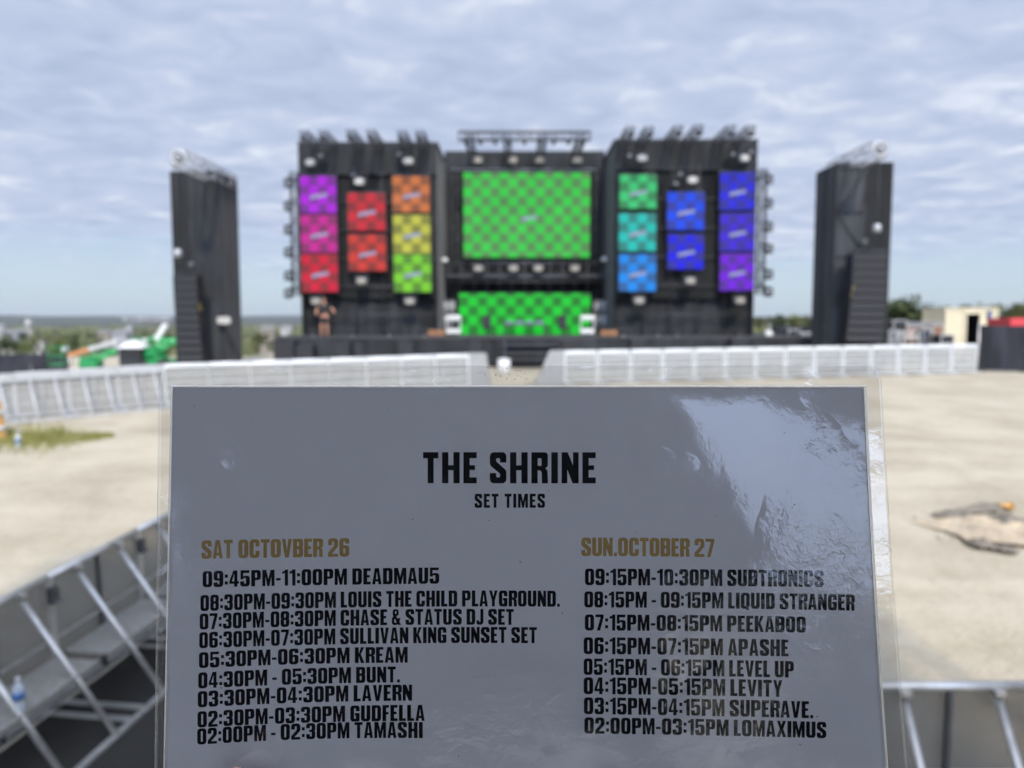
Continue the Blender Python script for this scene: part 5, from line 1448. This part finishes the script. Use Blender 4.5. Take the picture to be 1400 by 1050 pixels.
# ------------------------------------------------------------------ houses and far buildings
def house(label, px, py, Y, wpx, hpx, wall, roof, rot=0.0, name='house'):
    c = P(px, py, Y); c.z = min(c.z, gz(c.x, Y)+40); w = wpx/1052*Y; h = hpx/1052*Y; d = w*.7
    g = gz(c.x, Y); base = min(g, c.z)
    t = thing(name, label, 'house', Vector((c.x, Y, base)), rot, 'houses in the valley')
    hh = c.z-base+h*.6
    m = MB(); m.box((0, 0, hh/2), (w, d, hh)); m.build('wall', wall, t)
    r = MB(); r.prism([(-w*.56, hh), (w*.56, hh), (w*.30, hh+h*.55), (-w*.30, hh+h*.55)], -d*.56, d*.56); r.build('roof', roof, t)
    for k in range(3):
        x = -w*.3+w*.3*k; q = MB(); q.box((x, -d/2-.03, hh-h*.3), (w*.12, .06, h*.3)); q.build('window', mat('window_glass', (.03, .035, .04), .1), t)
    q = MB(); q.bar((w*.2, 0, hh+h*.3), (w*.2, 0, hh+h*.75), w*.06); q.build('chimney', wall, t)
M_hw = mat('house_white', (.34, .335, .32), .7, noise=.1); M_ht = mat('house_tan', (.22, .19, .155), .7, noise=.1); M_rg = mat('roof_grey', (.25, .25, .27), .8, noise=.2); M_rp = mat('roof_pale', (.30, .30, .31), .7, noise=.2)
house('grey-roofed long house in the valley near the left edge', 20, 459, 260, 26, 7, M_rp, M_rg)
house('white house below the grey-roofed one', 14, 466, 200, 16, 7, M_hw, M_rp)
house('pale house left of the orange boom end', 52, 465, 240, 18, 5, M_hw, M_rp, .2)
house('tan house behind the middle of the long boom', 143, 456, 300, 16, 4, M_ht, M_rg, .1)
house('grey house behind the tip of the long boom', 166, 460, 200, 20, 8, M_rp, M_rg)
house('white tall house right of the boom tip', 177, 458, 210, 8, 11, M_hw, M_rp)
house('pale house right of the left speaker tower', 366, 452, 260, 20, 5, M_ht, M_rp, .15)
house('white house beside the left end of the stage', 392, 451, 280, 14, 5, M_hw, M_rp)
house('white low building at the far left edge of the skyline', 2, 449, 420, 8, 5, M_hw, M_rp)
def water_tower():
    c = P(39, 446, 700); g = gz(c.x, 700); top = P(39, 437, 700).z; s = 4.6
    t = thing('water_tower', 'pale round water tower standing in the valley at the left', 'water tower', Vector((c.x, 700, g)))
    H = top-g
    m = MB(); m.lathe((0, 0, H-8), [(1.2, 0), (2.9, 2), (3.1, 5), (2.3, 7.5), (.4, 8.2)], 18); m.build('tank', M_hw, t)
    for a in range(4): MB().tube((3.5*math.cos(a*1.57+.7), 3.5*math.sin(a*1.57+.7), -1), (2.0*math.cos(a*1.57+.7), 2.0*math.sin(a*1.57+.7), H-5), .5, 8).build('leg', M_hw, t)
    MB().tube((0, 0, -1), (0, 0, H-7), 1.0, 10).build('riser_pipe', M_hw, t)
water_tower()
fr = random.Random(9)
for i, (px, w, hpx) in enumerate(((172, 7, 5), (182, 6, 4), (193, 9, 6), (203, 6, 5), (214, 9, 4), (224, 8, 6), (231, 5, 5))):
    Y = 4380; c = P(px, 437, Y); z0 = P(px, 442, Y).z; W = w/1052*Y; Ht = P(px, 437-hpx+2, Y).z-z0
    t = thing('far_building', f'tiny white building on the hazy skyline, {ORD[i]} from the left in its cluster', 'building', Vector((c.x, Y, z0)), 0, 'white buildings on the skyline')
    m = MB(); m.box((0, 0, Ht/2), (W, W*.6, Ht)); m.build('wall', M_hw, t)
    r = MB(); r.box((0, 0, Ht+1), (W*.5, W*.3, 2)); r.build('roof', M_rp, t)
    q = MB()
    for k in range(3): q.box((0, -W*.3-.3, Ht*(.6+.13*k)), (W*.8, .5, Ht*.04))
    q.build('window_band', mat('window_glass'), t)

# ------------------------------------------------------------------ small things on the ground
def bottle(label, loc, s=1.0):
    t = thing('water_bottle', label, 'bottle', loc)
    cl = bpy.data.materials.get('bottle_plastic')
    if not cl:
        cl = bpy.data.materials.new('bottle_plastic'); cl.use_nodes = True; q = NT(cl.node_tree)
        a = q.n('ShaderNodeBsdfTransparent', {'Color': (.9, .93, .95, 1)}); g = q.n('ShaderNodeBsdfPrincipled', {'Base Color': (.75, .8, .84, 1), 'Roughness': .15})
        mx = q.n('ShaderNodeMixShader', {0: .45, 1: a.outputs[0], 2: g.outputs[0]}); o = q.n('ShaderNodeOutputMaterial'); q.link(mx.outputs[0], o.inputs[0])
    m = MB(); m.lathe((0, 0, 0), [(.028*s, 0), (.033*s, .006*s), (.033*s, .05*s), (.031*s, .055*s), (.033*s, .06*s), (.033*s, .14*s), (.03*s, .16*s), (.013*s, .195*s), (.013*s, .205*s)], 20); m.build('bottle_body', cl, t)
    l = MB(); l.lathe((0, 0, .085*s), [(.0338*s, 0), (.0338*s, .045*s)], 20); l.build('blue_label', mat('label_blue', (.05, .15, .35), .5, noise=.3, nscale=60), t)
    c = MB(); c.lathe((0, 0, .203*s), [(.015*s, 0), (.015*s, .018*s), (.012*s, .02*s)], 14); c.build('cap', M_white, t)
pb = hit(27, 979, .515); pb.z = gz(-3.9, 5.6)+.517
bottle('clear water bottle with a blue label standing on a barrier step', pb, 1.15)
gp = hit(25, 612, 0.02); gp.z = gz(gp.x, gp.y)
bottle('small clear bottle left on the ground before the grass patch', gp, 1.5)
def grass_patch():
    m = MB(); gg = random.Random(4)
    c = hit(20, 600, 0)
    for k in range(5200):
        u = gg.random(); px = -70 + 225*u**1.0; mid = 602-(px-20)*.05
        half = 15*(1-smooth(60, 160, px))**.8+1.5
        p = hit_fast(px, mid + gg.gauss(0, .45)*half)
        h = gg.uniform(.05, .20)*(1.0 if px < 90 else .5); a = gg.uniform(0, 6.28); w = .012
        d = Vector((math.cos(a), math.sin(a), 0)); e = Vector((gg.gauss(0, .4), gg.gauss(0, .4), 1))*h
        m.add([p-d*w, p+d*w, p+e], [(0, 1, 2)])
    g = m.build('grass_patch', leaf_material('dry_grass', (.12, .14, .035), (.33, .30, .10)))
    tag(g, 'patch of yellow-green grass on the gravel at the left edge', 'grass', None, 'stuff')
def hit_fast(px, py):
    r = ray(px, py); t = 15.0
    for _ in range(14):
        p = CAM+r*t; g = gz(p.x, p.y); t += (p.z-g)/-r.z*.9
    p = CAM+r*t; p.z = gz(p.x, p.y)-.01; return p
grass_patch()
def traffic_drum():
    c = hit_fast(-11, 601); t = thing('orange_drum', 'orange safety drum cut off by the left edge beside the grass', 'drum', c)
    s = .60
    m = MB(); m.lathe((0, 0, 0), [(.34, 0), (.34, .07), (.28, .08), (.25, .45), (.24, .46), (.21, .85), (.10, .9)], 22); m.build('barrel', mat('safety_orange', (.50, .27, .07), .55), t)
    b = MB()
    for z, r in ((.2, .275), (.55, .243)): b.lathe((0, 0, z), [(r, 0), (r-.008, .12)], 22)
    b.build('band', M_white, t)
traffic_drum()
def dirt_heap():
    c = hit_fast(1352, 722)
    m = MB(); gg = random.Random(12)
    W, D, H = 1.7, .8, .09
    def fn(u, v):
        x = (u-.5)*2; y = (v-.5)*2; r = math.hypot(x, y)
        b = max(0, 1-r**2.2)
        z = H*b*(.6+.5*math.sin(5*x+2*y+1)*math.sin(4*y-2*x)+.3*math.sin(11*x+3)*math.sin(9*y))
        return Vector((x*W*.5*(1+.2*math.sin(3*math.atan2(y, x))), y*D*(1+.15*math.sin(4*math.atan2(y, x)+1)), max(-.03, z-.012)+ .045))
    m.grid(fn, 60, 40)
    h = m.build('dirt_heap', mat('orange_soil', (.46, .36, .24), .95, noise=.4, nscale=4, tint=(.30, .25, .18), bump=.6, bscale=20), None, loc=Vector((c.x, c.y, gz(c.x, c.y)-.02)))
    tag(h, 'low heap of orange-brown soil on the gravel right of the sign', 'soil heap', None)
    rub = MB()
    for k in range(150):
        x, y = gg.gauss(0, .5)*W*.6, gg.gauss(0, .5)*D*.9; s = gg.uniform(.012, .05)
        rub.ball((x, y, gz(c.x+x, c.y+y)-gz(c.x, c.y)+s*.4), s, 6, 4, (gg.uniform(.7, 1.4), gg.uniform(.7, 1.4), gg.uniform(.5, .9)))
    r = rub.build('rubble', mat('rubble_stone', (.42, .38, .31), .95, noise=.4, nscale=15), None, loc=Vector((c.x, c.y, gz(c.x, c.y))))
    tag(r, 'stones scattered round the soil heap', 'rubble', None, 'stuff')
    def tarp(label, px0, py0, px1, py1, wid, seed):
        a, b = hit_fast(px0, py0), hit_fast(px1, py1); d = b-a; L = d.length; n = Vector((-d.y, d.x, 0)).normalized(); q = random.Random(seed); ph = q.uniform(0, 6)
        mm = MB()
        def f(u, v):
            p = a+d*u + n*wid*(v-.5)*(.35+.9*math.sin(math.pi*min(1, u*1.05+.02))**.7)*(1+.3*math.sin(9*u+ph))
            z = gz(p.x, p.y) + .03 + .10*abs(math.sin(4.5*u+ph+v*2))*math.sin(math.pi*u)*(1-abs(2*v-1)) + .03*abs(math.sin(17*u+6*v+ph))
            return Vector((p.x-a.x, p.y-a.y, z-a.z))
        mm.grid(f, 40, 10)
        tag(mm.build('plastic_sheet', mat('dark_sheet', (.17, .145, .11), .6, noise=.4, nscale=9), None, loc=a), label, 'plastic sheet', 'crumpled dark sheets by the soil heap')
    tarp('dark crumpled plastic strip along the far side of the soil heap', 1279, 709, 1385, 694, .26, 1)
    tarp('dark crumpled plastic strip on the near side of the soil heap', 1322, 743, 1392, 760, .22, 2)
    tarp('dark bunched plastic sheet on top of the soil heap', 1358, 708, 1402, 722, .36, 3)
    p = hit_fast(1381, 700)
    t = thing('orange_cone', 'small orange cone lying on the soil heap', 'cone', p+Vector((0, 0, .1)))
    k = MB(); k.tube((0, 0, 0), (-.17, .03, .02), .05, 12, .015); k.build('cone_body', mat('safety_orange'), t)
    k = MB(); k.box((.01, 0, 0), (.02, .14, .12), None, .01); k.build('cone_base', mat('safety_orange'), t)
dirt_heap()

# ------------------------------------------------------------------ haze: a closed box of thin pale air round the camera and everything else
def build_haze():
    m = bpy.data.materials.new('thin_haze'); m.use_nodes = True; t = NT(m.node_tree)
    v = t.n('ShaderNodeVolumePrincipled', {'Color': (.84, .90, 1.0, 1), 'Density': 4.5e-5, 'Anisotropy': .3})
    o = t.n('ShaderNodeOutputMaterial'); t.link(v.outputs[0], o.inputs['Volume'])
    b = MB(); b.box((0, 3500, 15), (30000, 21000, 150)); h = b.build('haze', m)
    tag(h, 'thin pale haze over the valley', 'haze', None, 'stuff')
build_haze()
